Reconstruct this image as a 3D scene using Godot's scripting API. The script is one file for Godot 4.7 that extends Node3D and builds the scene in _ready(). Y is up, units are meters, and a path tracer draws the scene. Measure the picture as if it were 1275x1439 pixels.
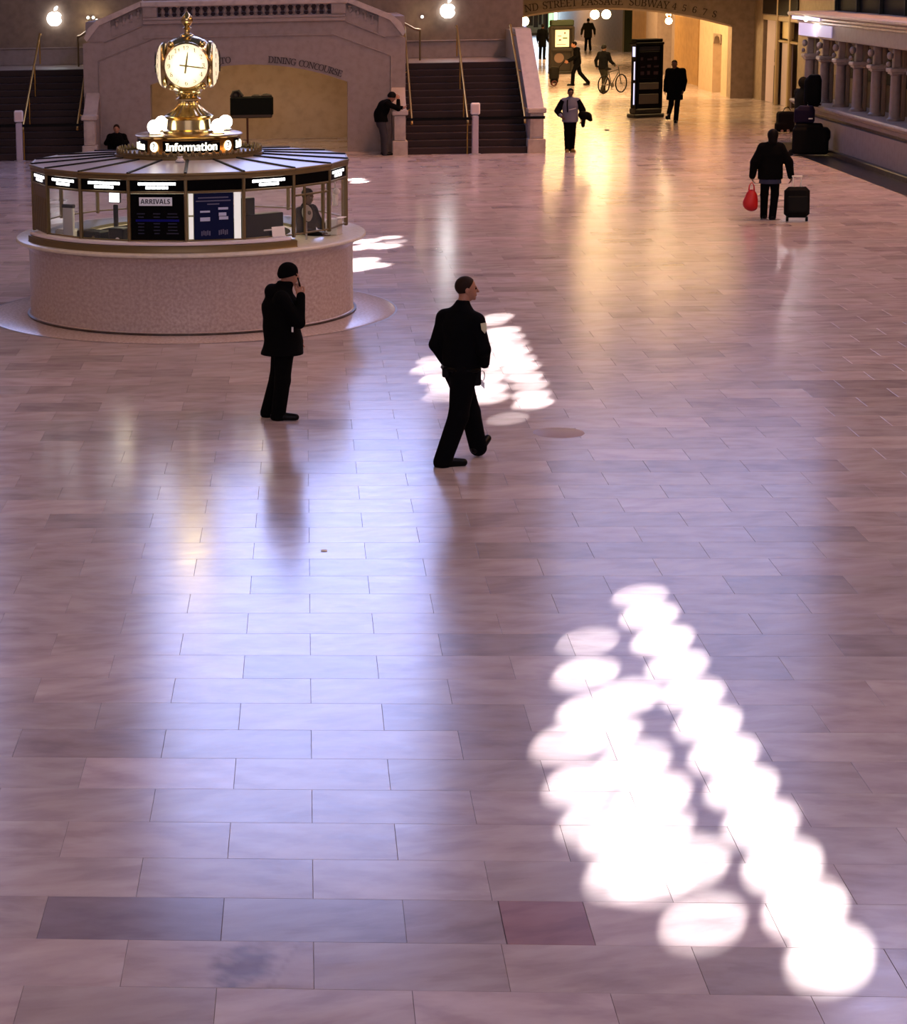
extends Node3D
# A great station concourse seen from a low gallery: marble floor, information booth with a four-faced clock, stairs, passage.

var M := {}
var rng := RandomNumberGenerator.new()
var used := {}
var sans_font: Font
var serif_font: Font

# ------------------------------------------------------------------ mesh builder
class MB:
	var v := PackedVector3Array()
	var n := PackedVector3Array()
	var t := PackedVector2Array()
	var c := PackedColorArray()
	var ix := PackedInt32Array()
	var tint := Color.WHITE

	func vert(p: Vector3, nn: Vector3, uv := Vector2.ZERO) -> int:
		v.append(p); n.append(nn); t.append(uv); c.append(tint)
		return v.size() - 1

	func face(a: int, b: int, d: int) -> void:
		var g := (v[b] - v[a]).cross(v[d] - v[a])
		if g.dot(n[a] + n[b] + n[d]) > 0.0:
			ix.append_array(PackedInt32Array([a, d, b]))
		else:
			ix.append_array(PackedInt32Array([a, b, d]))

	func tri(a: Vector3, b: Vector3, d: Vector3, nn: Vector3) -> void:
		face(vert(a, nn), vert(b, nn), vert(d, nn))

	func quad(a: Vector3, b: Vector3, d: Vector3, e: Vector3, out: Vector3) -> void:
		var nn := (b - a).cross(d - a)
		if nn.length_squared() < 1e-14:
			nn = (d - a).cross(e - a)
		nn = nn.normalized()
		if nn.dot(out) < 0.0:
			nn = -nn
		var i := vert(a, nn); vert(b, nn); vert(d, nn); vert(e, nn)
		face(i, i + 1, i + 2); face(i, i + 2, i + 3)

	# box with chamfered edges, in the frame xf
	func box(ctr: Vector3, size: Vector3, bev := 0.0, xf := Transform3D()) -> void:
		var h := size / 2.0
		var b := minf(bev, minf(h.x, minf(h.y, h.z)) * 0.9)
		var B := xf.basis
		for ax in 3:
			for s in [-1.0, 1.0]:
				var u := (ax + 1) % 3
				var w := (ax + 2) % 3
				var q: Array[Vector3] = []
				for k in [[-1.0, -1.0], [1.0, -1.0], [1.0, 1.0], [-1.0, 1.0]]:
					var p := Vector3.ZERO
					p[ax] = s * h[ax]; p[u] = k[0] * (h[u] - b); p[w] = k[1] * (h[w] - b)
					q.append(xf * (ctr + p))
				var o := Vector3.ZERO
				o[ax] = s
				quad(q[0], q[1], q[2], q[3], B * o)
		if b > 0.0:
			for ax in 3:
				var u := (ax + 1) % 3
				var w := (ax + 2) % 3
				for su in [-1.0, 1.0]:
					for sw in [-1.0, 1.0]:
						var q: Array[Vector3] = []
						for e in [-1.0, 1.0]:
							var p := Vector3.ZERO
							p[ax] = e * (h[ax] - b); p[u] = su * h[u]; p[w] = sw * (h[w] - b)
							var p2 := p
							p2[u] = su * (h[u] - b); p2[w] = sw * h[w]
							q.append(xf * (ctr + p)); q.append(xf * (ctr + p2))
						var o := Vector3.ZERO
						o[u] = su; o[w] = sw
						quad(q[0], q[1], q[3], q[2], B * o)
			for sx in [-1.0, 1.0]:
				for sy in [-1.0, 1.0]:
					for sz in [-1.0, 1.0]:
						var a := Vector3(sx * h.x, sy * (h.y - b), sz * (h.z - b))
						var d := Vector3(sx * (h.x - b), sy * h.y, sz * (h.z - b))
						var e := Vector3(sx * (h.x - b), sy * (h.y - b), sz * h.z)
						tri(xf * (ctr + a), xf * (ctr + d), xf * (ctr + e), (B * Vector3(sx, sy, sz)).normalized())

	func span(lo: Vector3, hi: Vector3, bev := 0.0) -> void:
		box((lo + hi) / 2.0, (hi - lo).abs(), bev)

	# outline (x,y) extruded along local z from z0 to z1 in the frame xf
	func prism(pg: PackedVector2Array, z0: float, z1: float, xf := Transform3D()) -> void:
		var tr := Geometry2D.triangulate_polygon(pg)
		var B := xf.basis
		for s in 2:
			var z := z0 if s == 0 else z1
			var o := B * Vector3(0, 0, -1.0 if s == 0 else 1.0)
			var st := v.size()
			for p in pg:
				vert(xf * Vector3(p.x, p.y, z), o)
			for k in range(0, tr.size(), 3):
				face(st + tr[k], st + tr[k + 1], st + tr[k + 2])
		var cw := Geometry2D.is_polygon_clockwise(pg)
		for i in pg.size():
			var a := pg[i]
			var b := pg[(i + 1) % pg.size()]
			var e := b - a
			var o2 := Vector2(e.y, -e.x) if not cw else Vector2(-e.y, e.x)
			quad(xf * Vector3(a.x, a.y, z0), xf * Vector3(b.x, b.y, z0), xf * Vector3(b.x, b.y, z1), xf * Vector3(a.x, a.y, z1), B * Vector3(o2.x, o2.y, 0))

	# profile of (radius, height) turned round the vertical axis through ctr
	func lathe(pr: Array, segs: int, ctr: Vector3, a0 := 0.0, a1 := TAU, xf := Transform3D()) -> void:
		var m := pr.size()
		var sn: Array[Vector2] = []
		for i in m - 1:
			var d: Vector2 = pr[i + 1] - pr[i]
			sn.append(Vector2(d.y, -d.x).normalized())
		for i in m - 1:
			var na := sn[i]
			var nb := sn[i]
			if i > 0 and sn[i - 1].dot(sn[i]) > 0.6: na = (sn[i - 1] + sn[i]).normalized()
			if i < m - 2 and sn[i + 1].dot(sn[i]) > 0.6: nb = (sn[i + 1] + sn[i]).normalized()
			var st := v.size()
			for k in segs + 1:
				var a := a0 + (a1 - a0) * k / segs
				var dir := Vector3(sin(a), 0, cos(a))
				for e in 2:
					var p: Vector2 = pr[i + e]
					var q := na if e == 0 else nb
					vert(xf * (ctr + dir * p.x + Vector3(0, p.y, 0)), xf.basis * (dir * q.x + Vector3(0, q.y, 0)))
			for k in segs:
				var q := st + k * 2
				if (v[q] - v[q + 2]).length_squared() > 1e-12: face(q, q + 2, q + 3)
				if (v[q + 1] - v[q + 3]).length_squared() > 1e-12: face(q, q + 3, q + 1)

	func ball(ctr: Vector3, r: Vector3, rings := 8, segs := 12, xf := Transform3D()) -> void:
		var st := v.size()
		for i in rings + 1:
			var e := PI * i / rings - PI / 2
			for k in segs + 1:
				var a := TAU * k / segs
				var d := Vector3(cos(e) * sin(a), sin(e), cos(e) * cos(a))
				vert(xf * (ctr + d * r), (xf.basis * (d / r)).normalized())
		for i in rings:
			for k in segs:
				var q := st + i * (segs + 1) + k
				if i > 0: face(q, q + 1, q + segs + 2)
				if i < rings - 1: face(q, q + segs + 2, q + segs + 1)

	func tube(pts: Array, rad, segs := 8, closed := false) -> void:
		var m := pts.size()
		var rings: Array[int] = []
		var up := Vector3.UP
		for i in m:
			var d: Vector3
			if closed: d = (pts[(i + 1) % m] - pts[(i + m - 1) % m])
			else: d = pts[mini(i + 1, m - 1)] - pts[maxi(i - 1, 0)]
			d = d.normalized()
			if absf(d.dot(up)) > 0.95: up = Vector3.RIGHT if absf(d.x) < 0.8 else Vector3.FORWARD
			var x := up.cross(d).normalized()
			var y := d.cross(x)
			up = y
			var r: float = rad if rad is float else rad[i]
			rings.append(v.size())
			for k in segs:
				var a := TAU * k / segs
				var nn := x * cos(a) + y * sin(a)
				vert(pts[i] + nn * r, nn)
		for i in (m if closed else m - 1):
			var p := rings[i]
			var q := rings[(i + 1) % m]
			for k in segs:
				var k2 := (k + 1) % segs
				face(p + k, p + k2, q + k2); face(p + k, q + k2, q + k)
		if not closed:
			for e in 2:
				var b := rings[0] if e == 0 else rings[m - 1]
				var d: Vector3 = (pts[0] - pts[1]).normalized() if e == 0 else (pts[m - 1] - pts[m - 2]).normalized()
				var st := v.size()
				for k in segs: vert(v[b + k], d)
				for k in range(1, segs - 1): face(st, st + k, st + k + 1)

	# sheet of cells in a plane (u, w), left open at round holes; thickness along nrm
	func grille(o: Vector3, u: Vector3, w: Vector3, nu: int, nw: int, thick: Vector3, holes: Array, cell: float) -> void:
		var solid := PackedByteArray()
		solid.resize(nu * nw); solid.fill(1)
		for hh in holes:
			var r: float = hh.z
			for j in range(maxi(0, int((hh.y - r) / cell) - 1), mini(nw, int((hh.y + r) / cell) + 2)):
				for i in range(maxi(0, int((hh.x - r) / cell) - 1), mini(nu, int((hh.x + r) / cell) + 2)):
					if Vector2((i + 0.5) * cell - hh.x, (j + 0.5) * cell - hh.y).length() < r: solid[j * nu + i] = 0
		for j in nw:
			var i := 0
			while i < nu:
				if solid[j * nu + i] == 0: i += 1; continue
				var e := i
				while e < nu and solid[j * nu + e] == 1: e += 1
				var a := o + u * (i * cell) + w * (j * cell)
				var b := o + u * (e * cell) + w * (j * cell)
				var up := w * cell
				quad(a, b, b + up, a + up, -thick)
				quad(a + thick, b + thick, b + up + thick, a + up + thick, thick)
				quad(a, a + up, a + up + thick, a + thick, -u)
				quad(b, b + up, b + up + thick, b + thick, u)
				i = e
			if j > 0:
				for k in nu:
					if solid[j * nu + k] != solid[(j - 1) * nu + k]:
						var a := o + u * (k * cell) + w * (j * cell)
						quad(a, a + u * cell, a + u * cell + thick, a + thick, w * (1.0 if solid[(j - 1) * nu + k] else -1.0))

	func mesh() -> ArrayMesh:
		var a := []
		a.resize(Mesh.ARRAY_MAX)
		a[Mesh.ARRAY_VERTEX] = v; a[Mesh.ARRAY_NORMAL] = n; a[Mesh.ARRAY_TEX_UV] = t; a[Mesh.ARRAY_COLOR] = c; a[Mesh.ARRAY_INDEX] = ix
		var m := ArrayMesh.new()
		m.add_surface_from_arrays(Mesh.PRIMITIVE_TRIANGLES, a)
		return m

# ------------------------------------------------------------------ smooth bodies: a distance field on a grid, meshed as surface nets
class Field:
	var o: Vector3
	var h: float
	var nx: int
	var ny: int
	var nz: int
	var f := PackedFloat32Array()

	func _init(lo: Vector3, hi: Vector3, cell: float) -> void:
		o = lo; h = cell
		nx = int((hi.x - lo.x) / cell) + 2
		ny = int((hi.y - lo.y) / cell) + 2
		nz = int((hi.z - lo.z) / cell) + 2
		f.resize(nx * ny * nz); f.fill(1.0)

	# tapered capsule; sq squashes space in axes turned by yaw
	func cap(a: Vector3, b: Vector3, ra: float, rb: float, k := 0.03, sq := Vector3.ONE, yaw := 0.0) -> void:
		var flat := sq != Vector3.ONE
		var m := maxf(ra, rb) / minf(sq.x, minf(sq.y, sq.z)) + k + 2.0 * h
		var x0 := maxi(0, int((minf(a.x, b.x) - m - o.x) / h)); var x1 := mini(nx - 1, int((maxf(a.x, b.x) + m - o.x) / h) + 1)
		var y0 := maxi(0, int((minf(a.y, b.y) - m - o.y) / h)); var y1 := mini(ny - 1, int((maxf(a.y, b.y) + m - o.y) / h) + 1)
		var z0 := maxi(0, int((minf(a.z, b.z) - m - o.z) / h)); var z1 := mini(nz - 1, int((maxf(a.z, b.z) + m - o.z) / h) + 1)
		var rot := Basis(Vector3.UP, -yaw)
		var ab := b - a
		if flat: ab = (rot * ab) * sq
		var l2 := maxf(ab.length_squared(), 1e-9)
		var dr := rb - ra
		for z in range(z0, z1 + 1):
			for y in range(y0, y1 + 1):
				var i := (z * ny + y) * nx + x0
				for x in range(x0, x1 + 1):
					var q := o + Vector3(x, y, z) * h - a
					if flat: q = (rot * q) * sq
					var s := clampf(q.dot(ab) / l2, 0.0, 1.0)
					var d := (q - ab * s).length() - ra - dr * s
					var g := f[i]
					var w := k - absf(g - d)
					if w > 0.0: f[i] = minf(g, d) - w * w / (4.0 * k)
					elif d < g: f[i] = d
					i += 1

	func egg(ctr: Vector3, r: Vector3, k := 0.02, B := Basis()) -> void:
		var m := maxf(r.x, maxf(r.y, r.z)) + k + 2.0 * h
		var I := B.inverse()
		var rm := minf(r.x, minf(r.y, r.z))
		for z in range(maxi(0, int((ctr.z - m - o.z) / h)), mini(nz - 1, int((ctr.z + m - o.z) / h) + 1) + 1):
			for y in range(maxi(0, int((ctr.y - m - o.y) / h)), mini(ny - 1, int((ctr.y + m - o.y) / h) + 1) + 1):
				for x in range(maxi(0, int((ctr.x - m - o.x) / h)), mini(nx - 1, int((ctr.x + m - o.x) / h) + 1) + 1):
					var i := (z * ny + y) * nx + x
					var q := I * (o + Vector3(x, y, z) * h - ctr)
					var k0 := (q / r).length()
					var k1 := (q / (r * r)).length()
					var d := k0 * (k0 - 1.0) / k1 if k1 > 1e-6 else -rm
					var g := f[i]
					var w := k - absf(g - d)
					if w > 0.0: f[i] = minf(g, d) - w * w / (4.0 * k)
					elif d < g: f[i] = d

	func rbox(ctr: Vector3, half: Vector3, r: float, k := 0.03, B := Basis()) -> void:
		var I := B.inverse()
		var inner := half - Vector3.ONE * r
		for z in nz:
			for y in ny:
				var i := (z * ny + y) * nx
				for x in nx:
					var q := (I * (o + Vector3(x, y, z) * h - ctr)).abs() - inner
					var d := q.max(Vector3.ZERO).length() + minf(maxf(q.x, maxf(q.y, q.z)), 0.0) - r
					var g := f[i]
					var w := k - absf(g - d)
					if w > 0.0: f[i] = minf(g, d) - w * w / (4.0 * k)
					elif d < g: f[i] = d
					i += 1

	# keep only what lies below the plane dot(p, nn) < d
	func cut(nn: Vector3, d: float) -> void:
		for z in nz:
			for y in ny:
				var i := (z * ny + y) * nx
				for x in nx:
					f[i] = maxf(f[i], nn.dot(o + Vector3(x, y, z) * h) - d)
					i += 1

	func emit(mb: MB) -> void:
		var id := PackedInt32Array()
		id.resize(nx * ny * nz); id.fill(-1)
		var sy := nx
		var sz := nx * ny
		var off := [0, 1, sy, sy + 1, sz, sz + 1, sz + sy, sz + sy + 1]
		for z in nz - 1:
			for y in ny - 1:
				var i := (z * ny + y) * nx
				for x in nx - 1:
					var c0 := f[i] < 0.0
					if (f[i + 1] < 0.0) == c0 and (f[i + sy] < 0.0) == c0 and (f[i + sy + 1] < 0.0) == c0 and (f[i + sz] < 0.0) == c0 and (f[i + sz + 1] < 0.0) == c0 and (f[i + sz + sy] < 0.0) == c0 and (f[i + sz + sy + 1] < 0.0) == c0:
						i += 1
						continue
					var sum := Vector3.ZERO
					var cnt := 0
					for e in [[0, 1], [2, 3], [4, 5], [6, 7], [0, 2], [1, 3], [4, 6], [5, 7], [0, 4], [1, 5], [2, 6], [3, 7]]:
						var fa := f[i + off[e[0]]]
						var fb := f[i + off[e[1]]]
						if (fa < 0.0) != (fb < 0.0):
							var pa := Vector3(e[0] & 1, (e[0] >> 1) & 1, e[0] >> 2)
							var pb := Vector3(e[1] & 1, (e[1] >> 1) & 1, e[1] >> 2)
							sum += pa.lerp(pb, fa / (fa - fb)); cnt += 1
					var g := Vector3(f[i + 1] + f[i + 1 + sy] + f[i + 1 + sz] + f[i + 1 + sy + sz] - f[i] - f[i + sy] - f[i + sz] - f[i + sy + sz],
						f[i + sy] + f[i + 1 + sy] + f[i + sy + sz] + f[i + 1 + sy + sz] - f[i] - f[i + 1] - f[i + sz] - f[i + 1 + sz],
						f[i + sz] + f[i + 1 + sz] + f[i + sy + sz] + f[i + 1 + sy + sz] - f[i] - f[i + 1] - f[i + sy] - f[i + 1 + sy])
					id[i] = mb.vert(o + (Vector3(x, y, z) + sum / cnt) * h, g.normalized())
					i += 1
		for z in range(1, nz - 1):
			for y in range(1, ny - 1):
				for x in range(1, nx - 1):
					var i := (z * ny + y) * nx + x
					var c0 := f[i] < 0.0
					if (f[i + 1] < 0.0) != c0: _q(mb, id[i], id[i - sy], id[i - sy - sz], id[i - sz])
					if (f[i + sy] < 0.0) != c0: _q(mb, id[i], id[i - 1], id[i - 1 - sz], id[i - sz])
					if (f[i + sz] < 0.0) != c0: _q(mb, id[i], id[i - 1], id[i - 1 - sy], id[i - sy])

	func _q(mb: MB, a: int, b: int, c: int, d: int) -> void:
		if a < 0 or b < 0 or c < 0 or d < 0: return
		mb.face(a, b, c); mb.face(a, c, d)

# ------------------------------------------------------------------ scene helpers
func put(called: String, mb: MB, mat: Material, parent: Node = self) -> MeshInstance3D:
	return inst(called, mb.mesh(), mat, parent)

func inst(called: String, mesh: Mesh, mat: Material, parent: Node = self) -> MeshInstance3D:
	var o := MeshInstance3D.new()
	o.mesh = mesh
	if mat: o.material_override = mat
	add_named(o, called, parent)
	return o

func add_named(o: Node, called: String, parent: Node) -> void:
	var key := str(parent.get_instance_id()) + called
	var k: int = used.get(key, 0)
	used[key] = k + 1
	o.name = called if k == 0 else "%s_%03d" % [called, k]
	parent.add_child(o, true)

func thing(called: String, label := "", category := "", group := "", at := Vector3.ZERO, turn := 0.0) -> Node3D:
	var o := Node3D.new()
	add_named(o, called, self)
	o.position = at
	o.rotation.y = turn
	tag(o, label, category, group)
	return o

func tag(o: Node, label := "", category := "", group := "") -> void:
	if label: o.set_meta("label", label)
	if category: o.set_meta("category", category)
	if group: o.set_meta("group", group)

func struct(o: Node, label := "", category := "") -> Node:
	o.set_meta("kind", "structure")
	tag(o, label, category)
	return o

func mat(key: String, col: Color, rough := 0.6, metal := 0.0) -> StandardMaterial3D:
	if M.has(key): return M[key]
	var m := StandardMaterial3D.new()
	m.resource_name = key
	m.albedo_color = col; m.roughness = rough; m.metallic = metal
	M[key] = m
	return m

func cloth(key: String, col: Color) -> StandardMaterial3D:
	return dull(mat(key, col, 0.9))

func dull(m: StandardMaterial3D, spec := 0.18) -> StandardMaterial3D:
	m.metallic_specular = spec
	return m

func glow(key: String, col: Color, energy: float) -> StandardMaterial3D:
	var m := mat(key, Color(0.8, 0.8, 0.8), 0.5)
	m.emission_enabled = true; m.emission = col; m.emission_energy_multiplier = energy
	return m

func noise_tex(sd: int, freq: float, lo: Color, mid: Color, hi: Color, size := 512, ridged := false, warp := 0.0) -> NoiseTexture2D:
	var fn := FastNoiseLite.new()
	fn.seed = sd; fn.frequency = freq; fn.noise_type = FastNoiseLite.TYPE_SIMPLEX_SMOOTH
	fn.fractal_type = FastNoiseLite.FRACTAL_RIDGED if ridged else FastNoiseLite.FRACTAL_FBM
	fn.fractal_octaves = 5
	if warp > 0.0:
		fn.domain_warp_enabled = true; fn.domain_warp_amplitude = warp; fn.domain_warp_frequency = freq * 0.8
	var t := NoiseTexture2D.new()
	t.width = size; t.height = size; t.seamless = true; t.noise = fn
	var gr := Gradient.new()
	gr.offsets = PackedFloat32Array([0.0, 0.5, 1.0])
	gr.colors = PackedColorArray([lo, mid, hi])
	t.color_ramp = gr
	return t

func stone(key: String, col: Color, rough: float, vary := 0.12, scale := 0.5, sd := 1) -> StandardMaterial3D:
	var m := mat(key, Color.WHITE, rough)
	m.albedo_texture = noise_tex(sd, 0.012, col.darkened(vary), col, col.lightened(vary * 0.6))
	m.uv1_triplanar = true; m.uv1_world_triplanar = true; m.uv1_scale = Vector3.ONE * scale
	return m

func area(called: String, at: Vector3, size: Vector2, toward: Vector3, col: Color, energy: float) -> AreaLight3D:
	var l := AreaLight3D.new()
	l.area_size = size; l.area_normalize_energy = false
	l.light_color = col; l.light_energy = energy
	l.shadow_enabled = true
	l.set("area_range", 150.0); l.set("area_attenuation", 2.0)
	add_named(l, called, self)
	var up := Vector3.UP if absf(toward.normalized().y) < 0.9 else Vector3.FORWARD
	l.transform = Transform3D(Basis.looking_at(toward, up), at)
	return l

func omni(called: String, at: Vector3, col: Color, energy: float, size := 0.08, parent: Node = self) -> OmniLight3D:
	var l := OmniLight3D.new()
	l.light_color = col; l.light_energy = energy; l.light_size = size
	l.omni_range = 90.0; l.omni_attenuation = 2.0; l.shadow_enabled = true
	l.position = at
	add_named(l, called, parent)
	return l

func letter(ch: String, cap: float, depth: float, serif := false) -> Array:   # [mesh, advance]
	var tm := TextMesh.new()
	tm.font = serif_font if serif else sans_font
	tm.text = ch; tm.font_size = 64; tm.depth = depth
	tm.pixel_size = cap / 46.0
	tm.curve_step = 2.0
	var f: Font = tm.font
	return [tm, f.get_string_size(ch, HORIZONTAL_ALIGNMENT_LEFT, -1, 64).x * tm.pixel_size]

# ------------------------------------------------------------------ people
# J: joints in the person's own frame (x right, y up, z backward) ; W: what they wear
func hand(mb: MB, wrist: Vector3, tip: Vector3, palm: Vector3, thumb_side: Vector3, curl := 0.6, s := 1.0) -> void:
	var d := (tip - wrist).normalized()
	var side := thumb_side.slide(d).normalized()
	var pn := palm.slide(d).slide(side).normalized()
	if pn.length() < 0.1: pn = d.cross(side)
	var B := Basis(side, d, pn)
	mb.ball(wrist + d * 0.05 * s, Vector3(0.042, 0.055, 0.018) * s, 6, 10, Transform3D(B, wrist + d * 0.05 * s) * Transform3D(Basis(), -(wrist + d * 0.05 * s)))
	var lens := [0.072, 0.08, 0.075, 0.058]
	for k in 4:
		var p := wrist + (d * 0.09 + side * (0.03 - 0.02 * k)) * s
		var pts: Array = [p - d * 0.015 * s, p]
		var dir := d
		for j in 3:
			dir = (dir + pn * curl * 0.7).normalized()
			p += dir * lens[k] * [0.45, 0.32, 0.25][j] * s
			pts.append(p)
		mb.tube(pts, [0.009 * s, 0.0095 * s, 0.0085 * s, 0.008 * s, 0.0055 * s], 6)
	var q := wrist + (d * 0.03 + side * 0.03) * s
	mb.tube([q, q + (d * 0.03 + side * 0.022 + pn * 0.008) * s, q + (d * 0.055 + side * 0.024 + pn * 0.02) * s, q + (d * 0.072 + side * 0.014 + pn * 0.032) * s], [0.012 * s, 0.0115 * s, 0.0095 * s, 0.007 * s], 6)

func pose(over := {}) -> Dictionary:
	var J := {
		"head": Vector3(0, 1.62, -0.03), "neck": Vector3(0, 1.47, 0.0), "chest": Vector3(0, 1.28, 0.0), "belly": Vector3(0, 1.08, 0.0), "pelvis": Vector3(0, 0.93, 0.0),
		"shl": Vector3(-0.19, 1.41, 0.0), "shr": Vector3(0.19, 1.41, 0.0), "ell": Vector3(-0.25, 1.13, 0.03), "elr": Vector3(0.25, 1.13, 0.03),
		"wrl": Vector3(-0.27, 0.88, -0.05), "wrr": Vector3(0.27, 0.88, -0.05), "hil": Vector3(-0.09, 0.9, 0.0), "hir": Vector3(0.09, 0.9, 0.0),
		"knl": Vector3(-0.1, 0.49, -0.02), "knr": Vector3(0.1, 0.49, -0.02), "anl": Vector3(-0.1, 0.085, 0.02), "anr": Vector3(0.1, 0.085, 0.02),
		"tol": Vector3(-0.12, 0.03, -0.17), "tor": Vector3(0.12, 0.03, -0.17), "look": Vector3(0, 0, -1), "face": 0.0, "tipl": null, "tipr": null, "curl": 0.6,
	}
	J.merge(over, true)
	return J

func bounds(pts: Array, pad: float) -> Array:
	var lo: Vector3 = pts[0]
	var hi: Vector3 = pts[0]
	for p in pts:
		lo = lo.min(p); hi = hi.max(p)
	return [lo - Vector3.ONE * pad, hi + Vector3.ONE * pad]

func person(label: String, at: Vector3, turn: float, J: Dictionary, W: Dictionary, cell := 0.025) -> Node3D:
	var P := thing("person", label, "person", "", at, turn)
	var yaw: float = J.face          # turn of the trunk inside the node's frame
	var fat: float = W.get("fat", 1.0)
	var sqt := Vector3(1.0, 1.0, 1.55)
	var hc: Vector3 = J.head
	# body: one continuous skin from head to feet
	var body := MB.new()
	var bb := bounds([J.neck, J.pelvis, J.shl, J.shr, J.ell, J.elr, J.wrl, J.wrr, J.knl, J.knr, J.anl, J.anr, J.tol, J.tor, hc], 0.16)
	var F := Field.new(bb[0], bb[1], maxf(cell, 0.02))
	F.cap(J.neck, hc, 0.05, 0.055, 0.03)
	F.cap(J.chest, J.neck, 0.12, 0.05, 0.04, sqt, yaw)
	F.cap(J.pelvis, J.chest, 0.13, 0.14, 0.05, sqt, yaw)
	for s in ["l", "r"]:
		F.cap(J.neck.lerp(J.chest, 0.3), J["sh" + s], 0.06, 0.05, 0.04)
		F.cap(J["sh" + s], J["el" + s], 0.048, 0.038, 0.02); F.cap(J["el" + s], J["wr" + s], 0.038, 0.026, 0.02)
		F.cap(J["hi" + s], J["kn" + s], 0.078, 0.052, 0.03); F.cap(J["kn" + s], J["an" + s], 0.05, 0.036, 0.02); F.cap(J["an" + s], J["to" + s].lerp(J["an" + s], 0.3) - Vector3.UP * 0.005, 0.034, 0.016, 0.01)
	F.emit(body)
	var look: Vector3 = J.look.normalized()
	var hr := look.cross(Vector3.UP).normalized()
	var hu := hr.cross(look).normalized()
	var HB := Basis(hr, hu, -look)
	var hcell := clampf(cell * 0.45, 0.006, 0.014)
	var H := Field.new(hc - Vector3.ONE * 0.17, hc + Vector3.ONE * 0.17, hcell)
	H.egg(hc + HB * Vector3(0, 0.028, 0.012), Vector3(0.074, 0.09, 0.094), 0.02, HB)          # cranium
	H.egg(hc + HB * Vector3(0, -0.035, -0.03), Vector3(0.056, 0.075, 0.062), 0.03, HB)         # jaw
	H.cap(hc + HB * Vector3(0, 0.02, -0.088), hc + HB * Vector3(0, -0.022, -0.108), 0.007, 0.012, 0.012)  # nose
	H.cap(hc + HB * Vector3(-0.035, 0.03, -0.08), hc + HB * Vector3(0.035, 0.03, -0.08), 0.009, 0.009, 0.012)  # brow
	H.cap(hc + HB * Vector3(-0.02, -0.055, -0.085), hc + HB * Vector3(0.02, -0.055, -0.085), 0.008, 0.008, 0.01)  # lips
	H.egg(hc + HB * Vector3(0, -0.09, -0.072), Vector3(0.02, 0.016, 0.016), 0.015, HB)
	for s in [-1.0, 1.0]:
		H.egg(hc + HB * Vector3(0.076 * s, -0.005, 0.01), Vector3(0.011, 0.032, 0.02), 0.008, HB)
	H.cap(hc + HB * Vector3(0, -0.06, 0.02), J.neck, 0.052, 0.055, 0.03)
	H.emit(body)
	var curl: float = J.curl
	for s in ["l", "r"]:
		var wr: Vector3 = J["wr" + s]
		var el: Vector3 = J["el" + s]
		var tip: Vector3 = J["tip" + s] if J["tip" + s] != null else wr + (wr - el)
		var sd := -1.0 if s == "l" else 1.0
		var fwd := Basis(Vector3.UP, yaw) * Vector3(0, 0, -1)
		var rt := Basis(Vector3.UP, yaw) * Vector3(1, 0, 0)
		hand(body, wr - (tip - wr).normalized() * 0.01, tip, rt * -sd + (tip - wr).cross(fwd) * 0.0, fwd + Vector3.UP * 0.3, curl)
	put("body", body, W.skin, P)
	if cell < 0.016:
		var eyes := MB.new()
		for s in [-1.0, 1.0]: eyes.ball(hc + HB * Vector3(0.031 * s, 0.012, -0.078), Vector3.ONE * 0.012, 6, 8)
		put("eyes", eyes, mat("eye", Color(0.08, 0.06, 0.05), 0.2), P)
	# trousers
	var lc: float = W.get("leg", 1.0)
	bb = bounds([J.pelvis + Vector3.UP * 0.1, J.hil, J.hir, J.knl, J.knr, J.anl, J.anr], 0.2)
	F = Field.new(bb[0], bb[1], cell)
	F.cap(J.pelvis + Vector3.UP * 0.08, J.pelvis - Vector3.UP * 0.04, 0.145 * fat, 0.165 * fat, 0.04, Vector3(1, 1, 1.4), yaw)
	for s in ["l", "r"]:
		F.cap(J["hi" + s], J["kn" + s], 0.105 * lc, 0.075 * lc, 0.04)
		F.cap(J["kn" + s], J["an" + s] + (J["an" + s] - J["kn" + s]).normalized() * 0.045, 0.078 * lc, 0.07 * lc, 0.025)
	var mbt := MB.new()
	F.emit(mbt)
	put(W.get("bottom_name", "trousers"), mbt, W.bottom, P)
	# shoes, one mesh each
	for s in ["l", "r"]:
		var an: Vector3 = J["an" + s]
		var to: Vector3 = J["to" + s]
		var fd := (to - an)
		var fl := fd.slide(Vector3.UP).normalized() if absf(fd.normalized().y) < 0.75 else fd.normalized()
		var down := -(Vector3.UP.slide(fd.normalized())).normalized() if fd.normalized().y > -0.2 and J.get("free" + s, false) else Vector3.DOWN
		bb = bounds([an, to, an - fl * 0.07 + down * 0.06], 0.08)
		F = Field.new(bb[0], bb[1], minf(cell, 0.014))
		var sole := an + down * (an.y - 0.036 if down == Vector3.DOWN else 0.05)
		F.cap(sole - fl * 0.05, sole + fl * 0.05, 0.042, 0.045, 0.02)
		F.cap(sole + fl * 0.05, Vector3(to.x, maxf(to.y, 0.032), to.z) if down == Vector3.DOWN else to, 0.049, 0.039, 0.02)
		F.cap(an, sole + fl * 0.03, 0.05, 0.05, 0.02)
		if down == Vector3.DOWN: F.cut(Vector3.DOWN, -0.003 if not W.has("lift") else 0.5)
		var ms := MB.new()
		F.emit(ms)
		put("shoe", ms, W.get("shoes", mat("shoe_black", Color(0.06, 0.055, 0.055), 0.3)), P)
	# jacket or coat
	var hem: float = W.get("hem", 0.86)
	var lowmid: Vector3 = J.pelvis
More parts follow.
